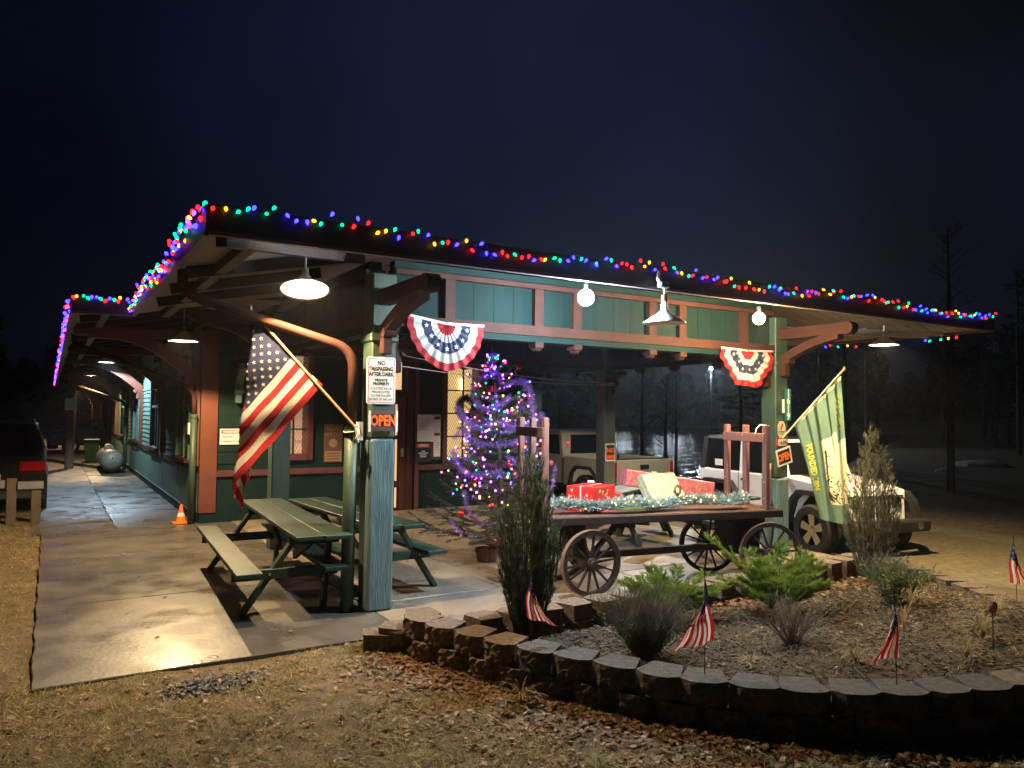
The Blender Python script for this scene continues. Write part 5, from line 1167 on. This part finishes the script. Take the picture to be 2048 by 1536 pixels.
def clump(label, base, H, S, n, seed, m=STRAW):
    random.seed(seed); o = thing('grass_clump', label, 'dry grass', base, group='clumps of dry ornamental grass in the bed'); b = MB()
    for k in range(n):
        a_ = random.uniform(0, 2 * PI); s = random.uniform(.3, 1) * S; h = H * random.uniform(.5, 1); d = Vector((math.cos(a_), math.sin(a_), 0)); sd = Vector((-d.y, d.x, 0)); w = .0022
        pts = [Vector(base) + d * s * t ** 1.4 + Vector((0, 0, h * (1.9 * t - 1.25 * t * t))) for t in np.linspace(0, 1, 6)]
        for p0, p1 in zip(pts, pts[1:]): b.add([p0 - sd * w, p0 + sd * w, p1 + sd * w * .8, p1 - sd * w * .8], [(0, 1, 2, 3)])
    b.build('blades', m, o, kind='stuff'); return o
clump('dry grass tuft left of the right hand small flag', (2.0, -3.62, .19), .20, .22, 70, 1); clump('dry grass tuft at the foot of the bare twiggy shrub', (1.35, -3.3, .18), .10, .16, 50, 2)
clump('tall straw stalks behind the right hand small flag', (3.0, -3.35, .17), .36, .15, 26, 3); clump('dense straw clump around the red reflector', (3.35, -3.75, .18), .26, .24, 120, 4)
clump('straw clump at the right edge of the bed', (4.0, -3.5, .16), .30, .26, 130, 5); clump('straw clump in front of the reflector stake', (2.75, -3.95, .19), .18, .2, 90, 6)
clump('dry weed tuft at the outer foot of the curved wall', (-.02, -2.62, -.04), .20, .20, 60, 7); clump('tall straw by the round green bush', (3.7, -3.0, .15), .34, .2, 60, 8)
clump('leaf blades at lower right of the lawn', (1.05, -4.75, -.04), .10, .14, 40, 9, GRASSG)
clump('green blades on the lawn in front of the wall', (-.1, -3.55, -.04), .07, .12, 40, 10, GRASSG)
o = thing('reflector_stake', 'thin stake with an oval red reflector among the straw', 'reflector', (3.10, -3.95, .18)); MB().tube([(3.10, -3.95, .15), (3.10, -3.95, .52)], .004, 6).build('stake', BLACK, o)
MB().lathe([(.001, -.006), (.034, -.004), (.036, .004), (.001, .006)], (3.10, -3.955, .50), 16, axis='y').build('lens', mat('reflector_red', (.7, .03, .01), .15, var=.3, bump=.3), o); MB().lathe([(.036, -.008), (.042, -.008), (.042, .008), (.036, .008)], (3.10, -3.955, .50), 16, axis='y').build('ring', BLACK, o)

# small grave-size flags
def stick_flag(label, base, H, w, seed, lean_=(0, 0), sg=1):
    random.seed(seed); o = thing('small_flag', label, 'flag', base, group='small flags stuck along the retaining wall'); B = Vector(base); T = B + Vector((lean_[0], lean_[1], H))
    MB().tube([B, T], .0035, 6).build('stick', mat('stick_dark', (.05, .03, .02), .6), o); MB().lathe([(.001, .035), (.006, .012), (.001, -.005)], tuple(T), 6).build('spear_tip', BLACK, o)
    ht = H * .40; fl = H * .58; ax = (B - T).normalized(); ph = random.uniform(0, 6)
    def f(u, v):   # v along the hoist (down the stick), u along the fly, which droops
        p = T + ax * (.02 + ht * v); x = sg * w * (u ** .8) * (-.45 + 2.1 * v) + sg * .014 * math.sin(u * 7 + ph) * u
        d = .020 * math.sin(v * 9 + ph + u * 2) * (.15 + u) + .010 * math.sin(v * 21 + ph)
        return p + Rr * x + Vector((0, 0, -fl * u * (1.08 - .50 * v))) + Rf * (d - .006)
    cloth('cloth', f, 34, 26, lambda u, v: 2 if (u < .42 and v < 7 / 13) else int(v * 13) % 2, [FL_R, FL_W, FL_B], o)
    stars(o, f, [(uu, vv) for i, uu in enumerate(np.linspace(.05, .38, 6)) for vv in ((.08, .26, .44) if i % 2 else (.17, .35))], .038, .30, FL_W, -Rf, .003)
    return o
stick_flag('small flag beside the tall dark juniper on the left wall', (.22, -2.36, .26), .52, .10, 1)
stick_flag('small flag on the wall in front of the round grey bush', (.80, -3.42, .26), .60, .13, 2, (.0, 0), -1)
stick_flag('small flag on the wall towards the right, nearest the camera', (1.66, -4.12, .26), .54, .10, 3, (-.02, 0), -1)
stick_flag('small flag far right at the back edge of the bed', (4.95, -3.25, .14), .60, .12, 4, (-.05, 0))
MB().box(.62, .66, -3.5, -3.49, 0, .0) if False else None

# ------------------------------------------------------------------ vehicles
def car_wheel(parent, x, y, r, w, side, rimm=CHROME, nsp=5):
    M = Matrix.Translation((x, y, r))
    ty = MB(M).lathe([(r * .62, -w / 2), (r * .9, -w / 2), (r, -w * .36), (r, w * .36), (r * .9, w / 2), (r * .62, w / 2), (r * .58, w * .2), (r * .58, -w * .2), (r * .62, -w / 2)], (0, 0, 0), 32, axis='x').build('wheel', RUBBER, parent)
    f = side * w * .34
    MB(M).lathe([(.001, f * .6), (r * .18, f * .75), (r * .2, f * .4), (r * .55, f * .25), (r * .6, f * 1.2), (r * .63, f * 1.2), (r * .62, 0)], (0, 0, 0), 28, axis='x').build('rim', mat('rim_dark', (.06, .06, .06), .3, .8, bump=0), ty)
    for k in range(nsp):
        a_ = 2 * PI * k / nsp + .3
        MB(M).beam((f * .95, .10 * r * math.cos(a_), .10 * r * math.sin(a_)), (f * 1.1, .60 * r * math.cos(a_), .60 * r * math.sin(a_)), .028, .16 * r * 2 * .7, (1, 0, 0) if False else (0, -math.sin(a_), math.cos(a_)), w1=.025, h1=.17 * r * 2).build('spoke', rimm, ty)
    MB(M).lathe([(.001, f * 1.25), (r * .14, f * 1.2), (r * .16, f * .9)], (0, 0, 0), 12, axis='x').build('hub_cap', rimm, ty)
    return ty
# white off-roader: local frame faces -Y, its flank towards -X is in view
jp = thing('parked_offroader', 'white boxy off-road car with black flares parked behind the right post', 'car', (8.66, 2.02, -.35), math.radians(-9), local=True)
# local: x -.8..+.8, front at y=-1.95, rear at +1.9
JF, JR, JW = -1.22, 1.22, .72
tub = MB()
def side_profile(): return [(-1.60, .62), (-1.60, 1.02), (-1.15, 1.12), (-.55, 1.17), (1.85, 1.17), (1.88, .55), (1.62, .55), (1.58, .80), (1.42, .95), (1.02, .95), (.86, .80), (.80, .52), (-.80, .52), (-.86, .74), (-1.02, .92), (-1.42, .92), (-1.56, .76)]
sp_ = side_profile()
tub.prism([(a, b_) for a, b_ in sp_], (-JW, 0, 0), (0, 1, 0), (0, 0, 1), (.04, 0, 0)); tub.prism(sp_, (JW - .04, 0, 0), (0, 1, 0), (0, 0, 1), (.04, 0, 0))
tub.add([(-JW + .04, -.55, 1.168), (JW - .04, -.55, 1.168), (JW - .04, 1.85, 1.168), (-JW + .04, 1.85, 1.168)], [(0, 1, 2, 3)]); tub.box(-JW + .04, JW - .04, 1.80, 1.87, .5, 1.165)
tub.build('body', JEEPW, jp, bev=.015)
hood = MB().add([(-.60, -1.66, 1.04), (.60, -1.66, 1.04), (.68, -.55, 1.20), (-.68, -.55, 1.20), (-.56, -1.70, .96), (.56, -1.70, .96), (-.70, -.55, 1.12), (.70, -.55, 1.12)], [(0, 1, 2, 3), (4, 5, 1, 0), (0, 3, 6, 4), (1, 5, 7, 2)]).build('hood', JEEPW, jp)
MB().box(-.45, .45, -.75, -.55, 1.19, 1.21).build('cowl_vent', BLACK, jp)
gr = MB()
gr.add([(-.60, -1.70, .55), (.60, -1.70, .55), (.62, -1.66, 1.03), (-.62, -1.66, 1.03), (-.60, -1.64, .55), (.60, -1.64, .55), (.62, -1.60, 1.03), (-.62, -1.60, 1.03)], [(0, 1, 2, 3), (0, 3, 7, 4), (1, 5, 6, 2), (3, 2, 6, 7)])
gr = gr.build('grille', JEEPW, jp, bev=.01)
for k in range(7):
    x = -.24 + k * .08; MB().box(x - .022, x + .022, -1.712, -1.69, .62, .96).build('grille_slot', BLACK, gr)
for sx_ in (-1, 1):
    h_ = MB().lathe([(.001, -1.70), (.09, -1.71), (.10, -1.70), (.10, -1.65)], (sx_ * .42, 0, .85), 20, axis='y').build('headlight', CHROME, jp)
    MB().lathe([(.001, -1.735), (.05, -1.73), (.085, -1.712)], (sx_ * .42, 0, .85), 20, axis='y').build('lens', GLASSD, h_)
MB().box(-.80, .80, -2.02, -1.80, .42, .60).build('bumper', mat('bumper_black', (.02, .02, .02), .5), jp, bev=.03); MB().box(-.4, .4, -1.85, -1.68, .38, .55).build('skid', MATS['bumper_black'], jp)
for sx_ in (-1, 1): MB().lathe([(.001, -2.03), (.06, -2.028), (.06, -2.0)], (sx_ * .55, 0, .51), 14, axis='y').build('fog_lamp', CHROME, jp)
# front block behind the grille so no gap shows
MB().box(-.60, .60, -1.60, -.56, .52, 1.0).box(-.70, .70, -.56, 1.8, .40, .54).build('chassis', BLACK, jp)
def flare(yc, sx_):
    pts = [(-.62, .50), (-.50, .86), (-.36, 1.0), (.34, 1.0), (.50, .86), (.62, .52)]; pi_ = [(-.54, .50), (-.43, .82), (-.32, .93), (.30, .93), (.43, .82), (.54, .52)]
    b = MB(); O = (sx_ * JW, yc, 0) if sx_ > 0 else (sx_ * JW - .13, yc, 0)
    for i in range(5): b.prism([pts[i], pts[i + 1], pi_[i + 1], pi_[i]], O, (0, 1, 0), (0, 0, 1), (.13, 0, 0))
    return b.build('fender_flare', MATS['bumper_black'], jp)
for yc in (JF, JR):
    for sx_ in (-1, 1): flare(yc, sx_); car_wheel(jp, sx_ * .76, yc, .40, .26, sx_)
# cabin: black hard top, windows, white pillars
MB().add([(-.66, -.50, 1.17), (.66, -.50, 1.17), (.60, -.28, 1.74), (-.60, -.28, 1.74)], [(0, 1, 2, 3)]).build('windscreen', GLASSD, jp)
MB().beam((-.68, -.52, 1.15), (-.61, -.28, 1.76), .05, .05).beam((.68, -.52, 1.15), (.61, -.28, 1.76), .05, .05).beam((-.62, -.28, 1.76), (.62, -.28, 1.76), .05, .05).build('windscreen_frame', JEEPW, jp)
MB().add([(-.64, -.30, 1.74), (.64, -.30, 1.74), (.64, 1.80, 1.74), (-.64, 1.80, 1.74), (-.58, -.28, 1.80), (.58, -.28, 1.80), (.58, 1.74, 1.80), (-.58, 1.74, 1.80)], [(0, 3, 2, 1), (4, 5, 6, 7), (0, 1, 5, 4), (1, 2, 6, 5), (2, 3, 7, 6), (3, 0, 4, 7)]).build('roof', MATS['bumper_black'], jp, bev=.01)
for sx_ in (-1, 1):
    MB().beam((sx_ * .66, .66, 1.17), (sx_ * .62, .66, 1.75), .05, .12, (0, 1, 0)).build('pillar', JEEPW if sx_ < 0 else BLACK, jp)
    MB().add([(sx_ * .685, -.42, 1.18), (sx_ * .685, .60, 1.18), (sx_ * .625, .60, 1.73), (sx_ * .625, -.22, 1.73)], [(0, 1, 2, 3)]).build('side_window', GLASSD, jp)
    MB().add([(sx_ * .685, .72, 1.18), (sx_ * .685, 1.72, 1.18), (sx_ * .625, 1.66, 1.73), (sx_ * .625, .72, 1.73)], [(0, 1, 2, 3)]).build('quarter_window', GLASSD, jp)
    MB().beam((sx_ * .69, 1.78, 1.16), (sx_ * .63, 1.72, 1.76), .06, .14, (0, 1, 0)).build('rear_pillar', MATS['bumper_black'], jp)
    MB().box(sx_ * .725 - .012, sx_ * .725 + .012, .45, .62, 1.02, 1.06).build('door_handle', BLACK, jp)
    MB().box(sx_ * .721 - .003, sx_ * .721 + .003, -.50, -.49, .56, 1.16).box(sx_ * .721 - .003, sx_ * .721 + .003, .70, .71, .56, 1.16).build('door_seam', BLACK, jp)
    MB().box(sx_ * .84 - .09, sx_ * .84 + .09, -.40, -.32, 1.20, 1.34).build('mirror', BLACK, jp, bev=.02)
    MB().box(sx_ * .80 - .04, sx_ * .80 + .04, -.60, .62, .40, .45).build('side_step', STEEL, jp)
MB().box(-.45, -.30, .0, .0, 0, 0) if False else None
MB().lathe([(.001, 1.90), (.36, 1.90), (.38, 1.95), (.38, 2.08), (.001, 2.10)], (0, 0, 1.05), 24, axis='y').build('spare_wheel', RUBBER, jp)
MB().box(-.735, -.68, 1.75, 1.88, .75, .95).build('tail_lamp', TAILR, jp)
MB().box(-.69, -.685, 1.20, 1.42, 1.24, 1.36).build('window_sticker', PAPER, jp)
# champagne pickup, rear towards camera
tk = thing('pickup_truck', 'champagne coloured pickup truck parked behind the rear post, tailgate facing us', 'pickup truck', (9.05, 9.0, -.35), 0, local=True)
# local: tail at y=-2.5, x -.9..+.9
def bedside(sx_):
    pr = [(-2.45, .48), (-2.45, 1.16), (-.55, 1.16), (-.55, .45), (-.85, .45), (-.92, .72), (-1.1, .88), (-1.6, .88), (-1.78, .72), (-1.85, .48)]
    MB().prism(pr, (sx_ * .90 - (.05 if sx_ > 0 else 0), 0, 0), (0, 1, 0), (0, 0, 1), (.05, 0, 0)).build('bed_side', TRUCKP, tk, bev=.02)
    b = MB(); pts = [(-.58, .45), (-.48, .80), (-.30, .95), (.30, .95), (.48, .80), (.58, .45)]; pi_ = [(-.50, .45), (-.40, .76), (-.26, .87), (.26, .87), (.40, .76), (.50, .45)]
    for i in range(5): b.prism([pts[i], pts[i + 1], pi_[i + 1], pi_[i]], (sx_ * .90 - .03, -1.35, 0), (0, 1, 0), (0, 0, 1), (.06, 0, 0))
    b.build('wheel_arch', MATS['bumper_black'], tk)
bedside(-1); bedside(1)
tg = MB().box(-.80, .80, -2.50, -2.44, .58, 1.15).build('tailgate', TRUCKP, tk, bev=.015); MB().box(-.13, .13, -2.512, -2.50, .93, 1.03).build('handle', BLACK, tg); MB().box(-.72, -.62, -2.505, -2.50, .70, .74).build('badge', BLACK, tg)
MB().box(-.80, .80, -2.455, -2.44, 1.151, 1.18).build('tailgate_cap', MATS['bumper_black'], tk)
for sx_ in (-1, 1): MB().box(sx_ * .855 - .05, sx_ * .855 + .05, -2.505, -2.452, .74, 1.10).build('tail_lamp', TAILR, tk, bev=.01)
MB().box(-.88, .88, -2.62, -2.50, .42, .56).build('bumper', CHROME, tk, bev=.02); MB().box(-.84, .84, -2.4, 2.3, .38, .50).build('chassis', BLACK, tk)
cab = [(-.50, .45), (-.50, 1.16), (-.42, 1.70), (-.25, 1.78), (.95, 1.78), (1.55, 1.22), (2.55, 1.12), (2.65, .80), (2.6, .45)]
MB().prism(cab, (-.86, 0, 0), (0, 1, 0), (0, 0, 1), (1.72, 0, 0)).build('cab', TRUCKP, tk, bev=.04)
MB().add([(-.66, -.512, 1.20), (.66, -.512, 1.20), (.60, -.435, 1.66), (-.60, -.435, 1.66)], [(0, 1, 2, 3)]).build('rear_window', GLASSD, tk)
for sx_ in (-1, 1):
    for y0, y1, y2, y3 in ((-.35, .25, .22, -.30), (.38, 1.25, .85, .38)): MB().add([(sx_ * .865, y0, 1.18), (sx_ * .865, y1, 1.18), (sx_ * .865, y2, 1.66), (sx_ * .865, y3, 1.66)], [(0, 1, 2, 3)]).build('side_window', GLASSD, tk)
    car_wheel(tk, sx_ * .80, -1.35, .37, .24, sx_); car_wheel(tk, sx_ * .80, 1.75, .37, .24, sx_)
# dark SUV at the left edge, tail towards camera
sv = thing('parked_suv', 'black estate car cut by left edge, tail lamps towards us', 'car', (-3.62, 11.3, -.05), 0, local=True)
pr = [(-2.30, .35), (-2.36, .75), (-2.30, .98), (-2.05, 1.50), (-1.85, 1.60), (.3, 1.60), (1.0, 1.05), (2.1, .95), (2.3, .7), (2.3, .35)]
b = MB(); W_ = .92
vs = []
for sx_ in (-1, 1):
    for a_, z_ in pr: vs.append((sx_ * (W_ - (.16 * max(0, (z_ - .98)) / .6)), a_, z_))
n_ = len(pr); b.add(vs, [tuple(range(n_)), tuple(range(n_, 2 * n_))[::-1]] + [(k, k + n_, (k + 1) % n_ + n_, (k + 1) % n_) for k in range(n_)]); b.build('body', CARK, sv, bev=.03)
MB().add([(-.72, -2.262, 1.06), (.72, -2.262, 1.06), (.64, -2.075, 1.47), (-.64, -2.075, 1.47)], [(0, 1, 2, 3)]).build('rear_window', GLASSD, sv)
MB().add([(.895, -2.15, 1.04), (.895, -.2, 1.04), (.80, -.2, 1.50), (.80, -1.92, 1.50)], [(0, 1, 2, 3)]).build('side_window', mat('tinted_glass', (.02, .025, .04), .12, bump=0), sv)
for sx_ in (-1, 1): MB().box(sx_ * .72 - .2, sx_ * .72 + .2, -2.385, -2.28, .78, .96).build('tail_lamp', TAILR, sv, bev=.02); MB().box(sx_ * .6 - .12, sx_ * .6 + .12, -2.375, -2.33, .52, .58).build('reflector', TAILR, sv); MB().tube([(sx_ * .70, -1.9, 1.60), (sx_ * .70, -1.8, 1.66), (sx_ * .70, .1, 1.66), (sx_ * .70, .2, 1.61)], .02, 6).build('roof_rail', CHROME, sv)
MB().box(-.26, .26, -2.372, -2.35, .62, .74).build('number_plate', PAPER, sv); MB().box(-.88, .88, -2.42, -2.25, .30, .45).build('bumper', MATS['bumper_black'], sv, bev=.03); MB().ball((0, -2.37, .86), .04).build('badge', CHROME, sv)
for sx_ in (-1, 1):
    car_wheel(sv, sx_ * .83, -1.45, .36, .24, sx_); car_wheel(sv, sx_ * .83, 1.4, .36, .24, sx_); MB().box(sx_ * 1.02 - .1, sx_ * 1.02 + .1, .55, .65, 1.03, 1.15).build('mirror', CARK, sv, bev=.03)
fc = thing('parked_sedan', 'grey blue car parked far off at the end of the platform', 'car', (-.55, 30.2, -.05), math.radians(0), local=True)
pr = [(-2.2, .35), (-2.2, .85), (-1.4, 1.0), (-.6, 1.42), (.6, 1.42), (1.3, .98), (2.2, .85), (2.25, .35)]
MB().prism(pr, (0, -.85, 0), (1, 0, 0), (0, 0, 1), (0, 1.7, 0)).build('body', CARB, fc, bev=.08); MB().prism([(-1.2, 1.0), (-.55, 1.36), (.55, 1.36), (1.1, 1.0)], (0, -.86, 0), (1, 0, 0), (0, 0, 1), (0, .008, 0)).build('side_window', GLASSD, fc)
for xx in (-1.35, 1.35):
    M = Matrix.Translation((xx, -.82, .33)); w0 = MB(M).lathe([(.2, -.08), (.33, -.08), (.33, .1), (.2, .1)], (0, 0, 0), 20, axis='y').build('wheel', RUBBER, fc); MB(M).lathe([(.001, -.07), (.21, -.06)], (0, 0, 0), 12, axis='y').build('rim', CHROME, w0)
# ------------------------------------------------------------------ platform furniture
pt = thing('propane_tank', 'cream propane tank lying against the platform wall', 'propane tank', (-1.12, 17.3, 0), local=True)
prof = [(.001, 0), (.15, .02), (.26, .09), (.30, .2), (.30, 2.6), (.26, 2.72), (.15, 2.79), (.001, 2.8)]; MB().lathe([(r_, z_) for r_, z_ in prof], (0, 0, .36), 24, axis='y').build('vessel', TANKM, pt, smooth=True)
MB().tube([(-.02, 1.1, .66), (-.02, 1.7, .66)], .13, 14).build('valve_dome', TANKM, pt); MB().box(-.25, .25, .45, .6, 0, .1).build('cradle', BLACK, pt); MB().box(-.25, .25, 2.2, 2.35, 0, .1).build('cradle', BLACK, pt); MB().ball((0, -.005, .45), .02).build('nameplate_rivet', CHROME, pt); MB().lathe([(.305, .35), (.312, .36), (.312, .42), (.305, .43)], (0, 0, .36), 24, axis='y').build('band', TANKM, pt)
o = thing('wheelie_bin', 'green wheeled rubbish bin behind the propane tank', 'bin', (-1.42, 22.8, 0), local=True); o.scale = (.72, .72, .78)
MB().add([(-.26, -.28, .05), (.26, -.28, .05), (.26, .28, .05), (-.26, .28, .05), (-.31, -.34, .95), (.31, -.34, .95), (.31, .34, .95), (-.31, .34, .95)], [(0, 1, 5, 4), (1, 2, 6, 5), (2, 3, 7, 6), (3, 0, 4, 7), (3, 2, 1, 0), (4, 5, 6, 7)]).build('body', BING, o); MB().box(-.33, .33, -.37, .37, .952, 1.03).build('lid', BING, o, bev=.02)
o = thing('traffic_cone', 'small orange striped traffic cone by the building corner', 'traffic cone', (-.80, 6.55, 0), local=True)
MB().lathe([(.001, .30), (.018, .30), (.03, .24), (.045, .17)], n=16).lathe([(.045, .17), (.06, .11)], n=16, m=1).lathe([(.06, .11), (.085, .02), (.085, .015)], n=16).build('body', [CONEO, WHITE], o); MB().box(-.13, .13, -.13, .13, 0, .018).build('base', CONEO, o)
o = thing('utility_pole', 'round wooden pole with a paper notice at the edge of platform', 'pole', (-2.12, 20.4, 0), local=True)
MB().tube([(0, 0, -.1), (.03, 0, 3.15)], [.13, .11], 12).build('shaft', mat('pole_wood', (.16, .10, .06), .8, scale=6, stretch=(4, 4, .4), bump=.6, bscale=20), o); MB().box(-.16, .16, -.15, -.13, 1.78, 2.15).build('notice', PAPER, o)
for i, (xx, yy) in enumerate(((-3.55, 8.15), (-3.0, 8.05))):
    pass
o = thing('guard_rail', 'weathered wooden barrier with grey capped posts in front of the black car', 'barrier', (-3.2, 7.9, 0))
for xx in (-3.72, -3.16, -2.82): MB().box(xx - .07, xx + .07, 7.84, 7.98, -.05, .62 if xx != -3.16 else .70).build('post', mat('barrier_wood', (.09, .065, .045), .8), o, bev=.01)
MB().box(-3.9, -3.25, 7.80, 8.02, .55, .67).box(-3.08, -2.72, 7.80, 8.02, .52, .64).build('cap_rail', mat('barrier_grey', (.17, .17, .17), .7), o, bev=.01)
# ------------------------------------------------------------------ far bank: trees and things in the dark
def forest_tree(kind, H, seed):
    random.seed(seed); o = thing('pine_tree', '', 'tree', (0, 0, 0), local=True)
    MB().tube([(0, 0, -.6), (random.uniform(-.1, .1), 0, H * .5), (random.uniform(-.25, .25), 0, H)], [.20, .14, .03], 7).build('trunk', FORESTM, o)
    P, A_, B_ = [], [], []; b = MB()
    n = 60 if kind == 'pine' else 46
    for k in range(n):
        z = H * random.uniform(.22 if kind == 'pine' else .35, .98); a_ = random.uniform(0, 2 * PI); l = (1 - z / H) * H * .20 + .5
        d = Vector((math.cos(a_), math.sin(a_), random.uniform(-.25, .1) if kind == 'pine' else random.uniform(.3, .9))); e = Vector((0, 0, z)) + d * l; b.tube([(0, 0, z), e], [.035, .008], 3, cap=False)
        if kind == 'pine':
            for q in range(26):
                t = random.uniform(.15, 1); c = Vector((0, 0, z)).lerp(e, t); dd = Vector((random.gauss(0, 1), random.gauss(0, 1), random.gauss(0, .4))).normalized(); P.append(c + dd * .12); A_.append(dd * random.uniform(.12, .26)); s_ = dd.cross(Vector((random.gauss(0, 1), random.gauss(0, 1), random.gauss(0, 1)))).normalized(); B_.append(s_ * .05)
        else:
            for q in range(4):
                t = random.uniform(.3, 1); c = Vector((0, 0, z)).lerp(e, t); b.tube([c, c + Vector((random.gauss(0, .5), random.gauss(0, .5), random.uniform(.2, .8)))], [.01, .004], 3, cap=False)
    if kind == 'pine': quads('crown', P, A_, B_, FORESTN, o, taper=.3)
    b.build('limbs' if kind == 'pine' else 'crown', FORESTM, o, kind='stuff'); return o
protos = [forest_tree('pine', 15, 1), forest_tree('pine', 12, 2), forest_tree('bare', 13, 3), forest_tree('bare', 10, 4)]
used = set(); random.seed(5); spots = []
C0 = Vector((-2.663, -6.795, 0)); fx = Vector((.521, .853, 0)).normalized(); rx = Vector((.853, -.521, 0)).normalized()
def spot(px, d): return C0 + fx * d + rx * ((px - 1024) / 1511 * d)
for i in range(40):
    px = random.uniform(1060, 2040); d = random.uniform(34, 95); d = random.uniform(128, 190) if px < 1660 else d; spots.append((px, d, random.choice((0, 1, 0, 1, 2, 3))))
spots += [(1285, 27, 2), (1330, 29, 3), (1352, 33, 2), (1120, 34, 2), (1900, 22, 2), (1752, 30, 3), (1640, 36, 2), (1690, 30, 3), (1210, 30, 2), (1480, 26, 0)]
named = {1285: 'bare leafless tree nearest the rear porch post, dark against the water', 1330: 'bare tree silhouetted against the water left of the wagon end rack', 1352: 'thin bare tree just right of the larger one by the water', 1120: 'bare tree behind the pickup, seen right of the Christmas tree', 1900: 'tall bare tree standing nearest at far right of the lot', 1752: 'pine standing between the flag and the tall bare tree', 1640: 'bare tree directly behind the green flag pole', 1690: 'pine rising behind the tall wispy juniper', 1210: 'bare tree directly behind the rear porch post', 1480: 'small pine behind the white off-roader roof'}
for px, d, k in spots:
    p = spot(px, d); q = protos[k] if k not in used else copy_tree(protos[k]); used.add(k)
    h = float(ground_h(np.array([p.x]), np.array([p.y]))[0]); q.location = (p.x, p.y, max(h, -1.05)); q.rotation_euler = (0, 0, random.uniform(0, 6)); s = random.uniform(.5, .85) * (1 if d < 100 else 1.2) * (.62 if d < 40 and px < 1600 else 1); q.scale = (s, s, s)
    q['group'] = 'dark trees beyond the parking lot'; q['label'] = 'dark evergreen standing in the night woods beyond the lot' if k < 2 else 'bare leafless tree trunk standing in the night beyond the lot'
    if px in named: q['label'] = named[px]
def far_lamp(label, px, d, z, w):  # unseen lamps, added to put glints on the river
    q = spot(px, d); o = thing('street_lamp', label, 'street lamp', (q.x, q.y, -1.0))
    MB().tube([(q.x, q.y, -1.2), (q.x, q.y, z)], .07, 8).build('pole', IRON, o); MB().ball((q.x, q.y, z), .16).build('lamp_head', mat('far_lamp', (0, 0, 0), emit=(.75, .88, 1.), es=45), o)
    l = bpy.data.lights.new('far_light', 'POINT'); l.energy = w; l.color = (.75, .88, 1.); l.shadow_soft_size = .5; e = bpy.data.objects.new('far_light', l); COL.objects.link(e); e.parent = o; e.location = (0, 0, z + 1 - .6)
far_lamp('added tall cold lamp across the river, unseen behind the porch frieze', 1235, 140, 14, 1500)
far_lamp('second added tall cold lamp across the river, unseen behind the frieze further right', 1345, 134, 14, 1500)
# far lamp across the river whose light streaks the water
fl = thing('street_lamp', 'distant cold lamp shining through branches across the river', 'street lamp', (34.5, 31.5, -.9))
q = spot(1422, 50); fl.location = (q.x, q.y, -1.0); OFF[fl.name] = (q.x, q.y, -1.0)
MB().tube([(q.x, q.y, -1.2), (q.x, q.y, 4.9)], .06, 8).build('pole', BLACK, fl); MB().ball((q.x, q.y, 4.9), .10).build('lamp_head', mat('far_lamp', (0, 0, 0), emit=(.75, .88, 1.), es=45), fl)
l = bpy.data.lights.new('far_light', 'POINT'); l.energy = 1200; l.color = (.75, .88, 1.); l.shadow_soft_size = .5; lo_ = bpy.data.objects.new('far_light', l); COL.objects.link(lo_); lo_.parent = fl; lo_.location = (0, 0, 5.6)
for i, (px, py, d, w_, h_) in enumerate(((1895, 990, 30, .5, .16), (1960, 930, 34, 1.2, .25))):
    p = spot(px, d); b = MB(); b.ball((0, 0, 0), w_, n=10, k=6, sz=h_ / w_); o = b.build('snow_heap', mat('old_snow', (.45, .45, .47), .8), None); o.location = (p.x, p.y, float(ground_h(np.array([p.x]), np.array([p.y]))[0])); tag(o, 'pale heap of old snow at the lot edge, ' + ('left one' if i == 0 else 'right one'), 'snow heap')
o = thing('marker_post', 'slim dark post standing alone in field at far right', 'post', (10.7, 1.87, -.35)); p = spot(1752, 13.5); MB().tube([(10.7, 1.87, -.4), (10.7, 1.87, 1.15)], .045, 8).build('shaft', IRON, o); MB().lathe([(.001, -.28), (.2, -.3), (.2, -.4)], (10.7, 1.87, 0), 10).build('foot', CONC, o)


# ------------------------------------------------------------------ the dark mass of woods closing the view
n = 26000; a_ = RNG.uniform(-.35, 1.75, n); d_ = RNG.uniform(0, 1, n) ** .5; R0 = 150 + 45 * d_ + 6 * np.sin(a_ * 23)
Hh = (13 + 4 * np.sin(a_ * 31) + 3 * np.sin(a_ * 77 + 1) + 2 * np.sin(a_ * 190)); zz = RNG.uniform(0, 1, n) ** .8 * Hh + 1
P_ = np.stack([-2.6 + R0 * np.cos(a_), -6.8 + R0 * np.sin(a_), zz], 1); dd = rdir(n)
quads('distant_woods', P_, dd * RNG.uniform(.5, 1.3, (n, 1)), unit(np.cross(dd, rdir(n))) * RNG.uniform(.4, 1., (n, 1)), FORESTN, None)
# ------------------------------------------------------------------ thin mist, also standing in for bloom round the lamps
hz = bpy.data.materials.new('glow_haze'); hz.use_nodes = True; hn = hz.node_tree; hn.nodes.clear()
ho = hn.nodes.new('ShaderNodeOutputMaterial'); pv = hn.nodes.new('ShaderNodeVolumePrincipled'); pv.inputs['Color'].default_value = (.8, .85, .95, 1); pv.inputs['Density'].default_value = .0005; pv.inputs['Anisotropy'].default_value = .72
hn.links.new(pv.outputs[0], ho.inputs['Volume'])
h = MB().box(-300, 380, -80, 380, -5, 30).build('haze', hz, None, kind='stuff')
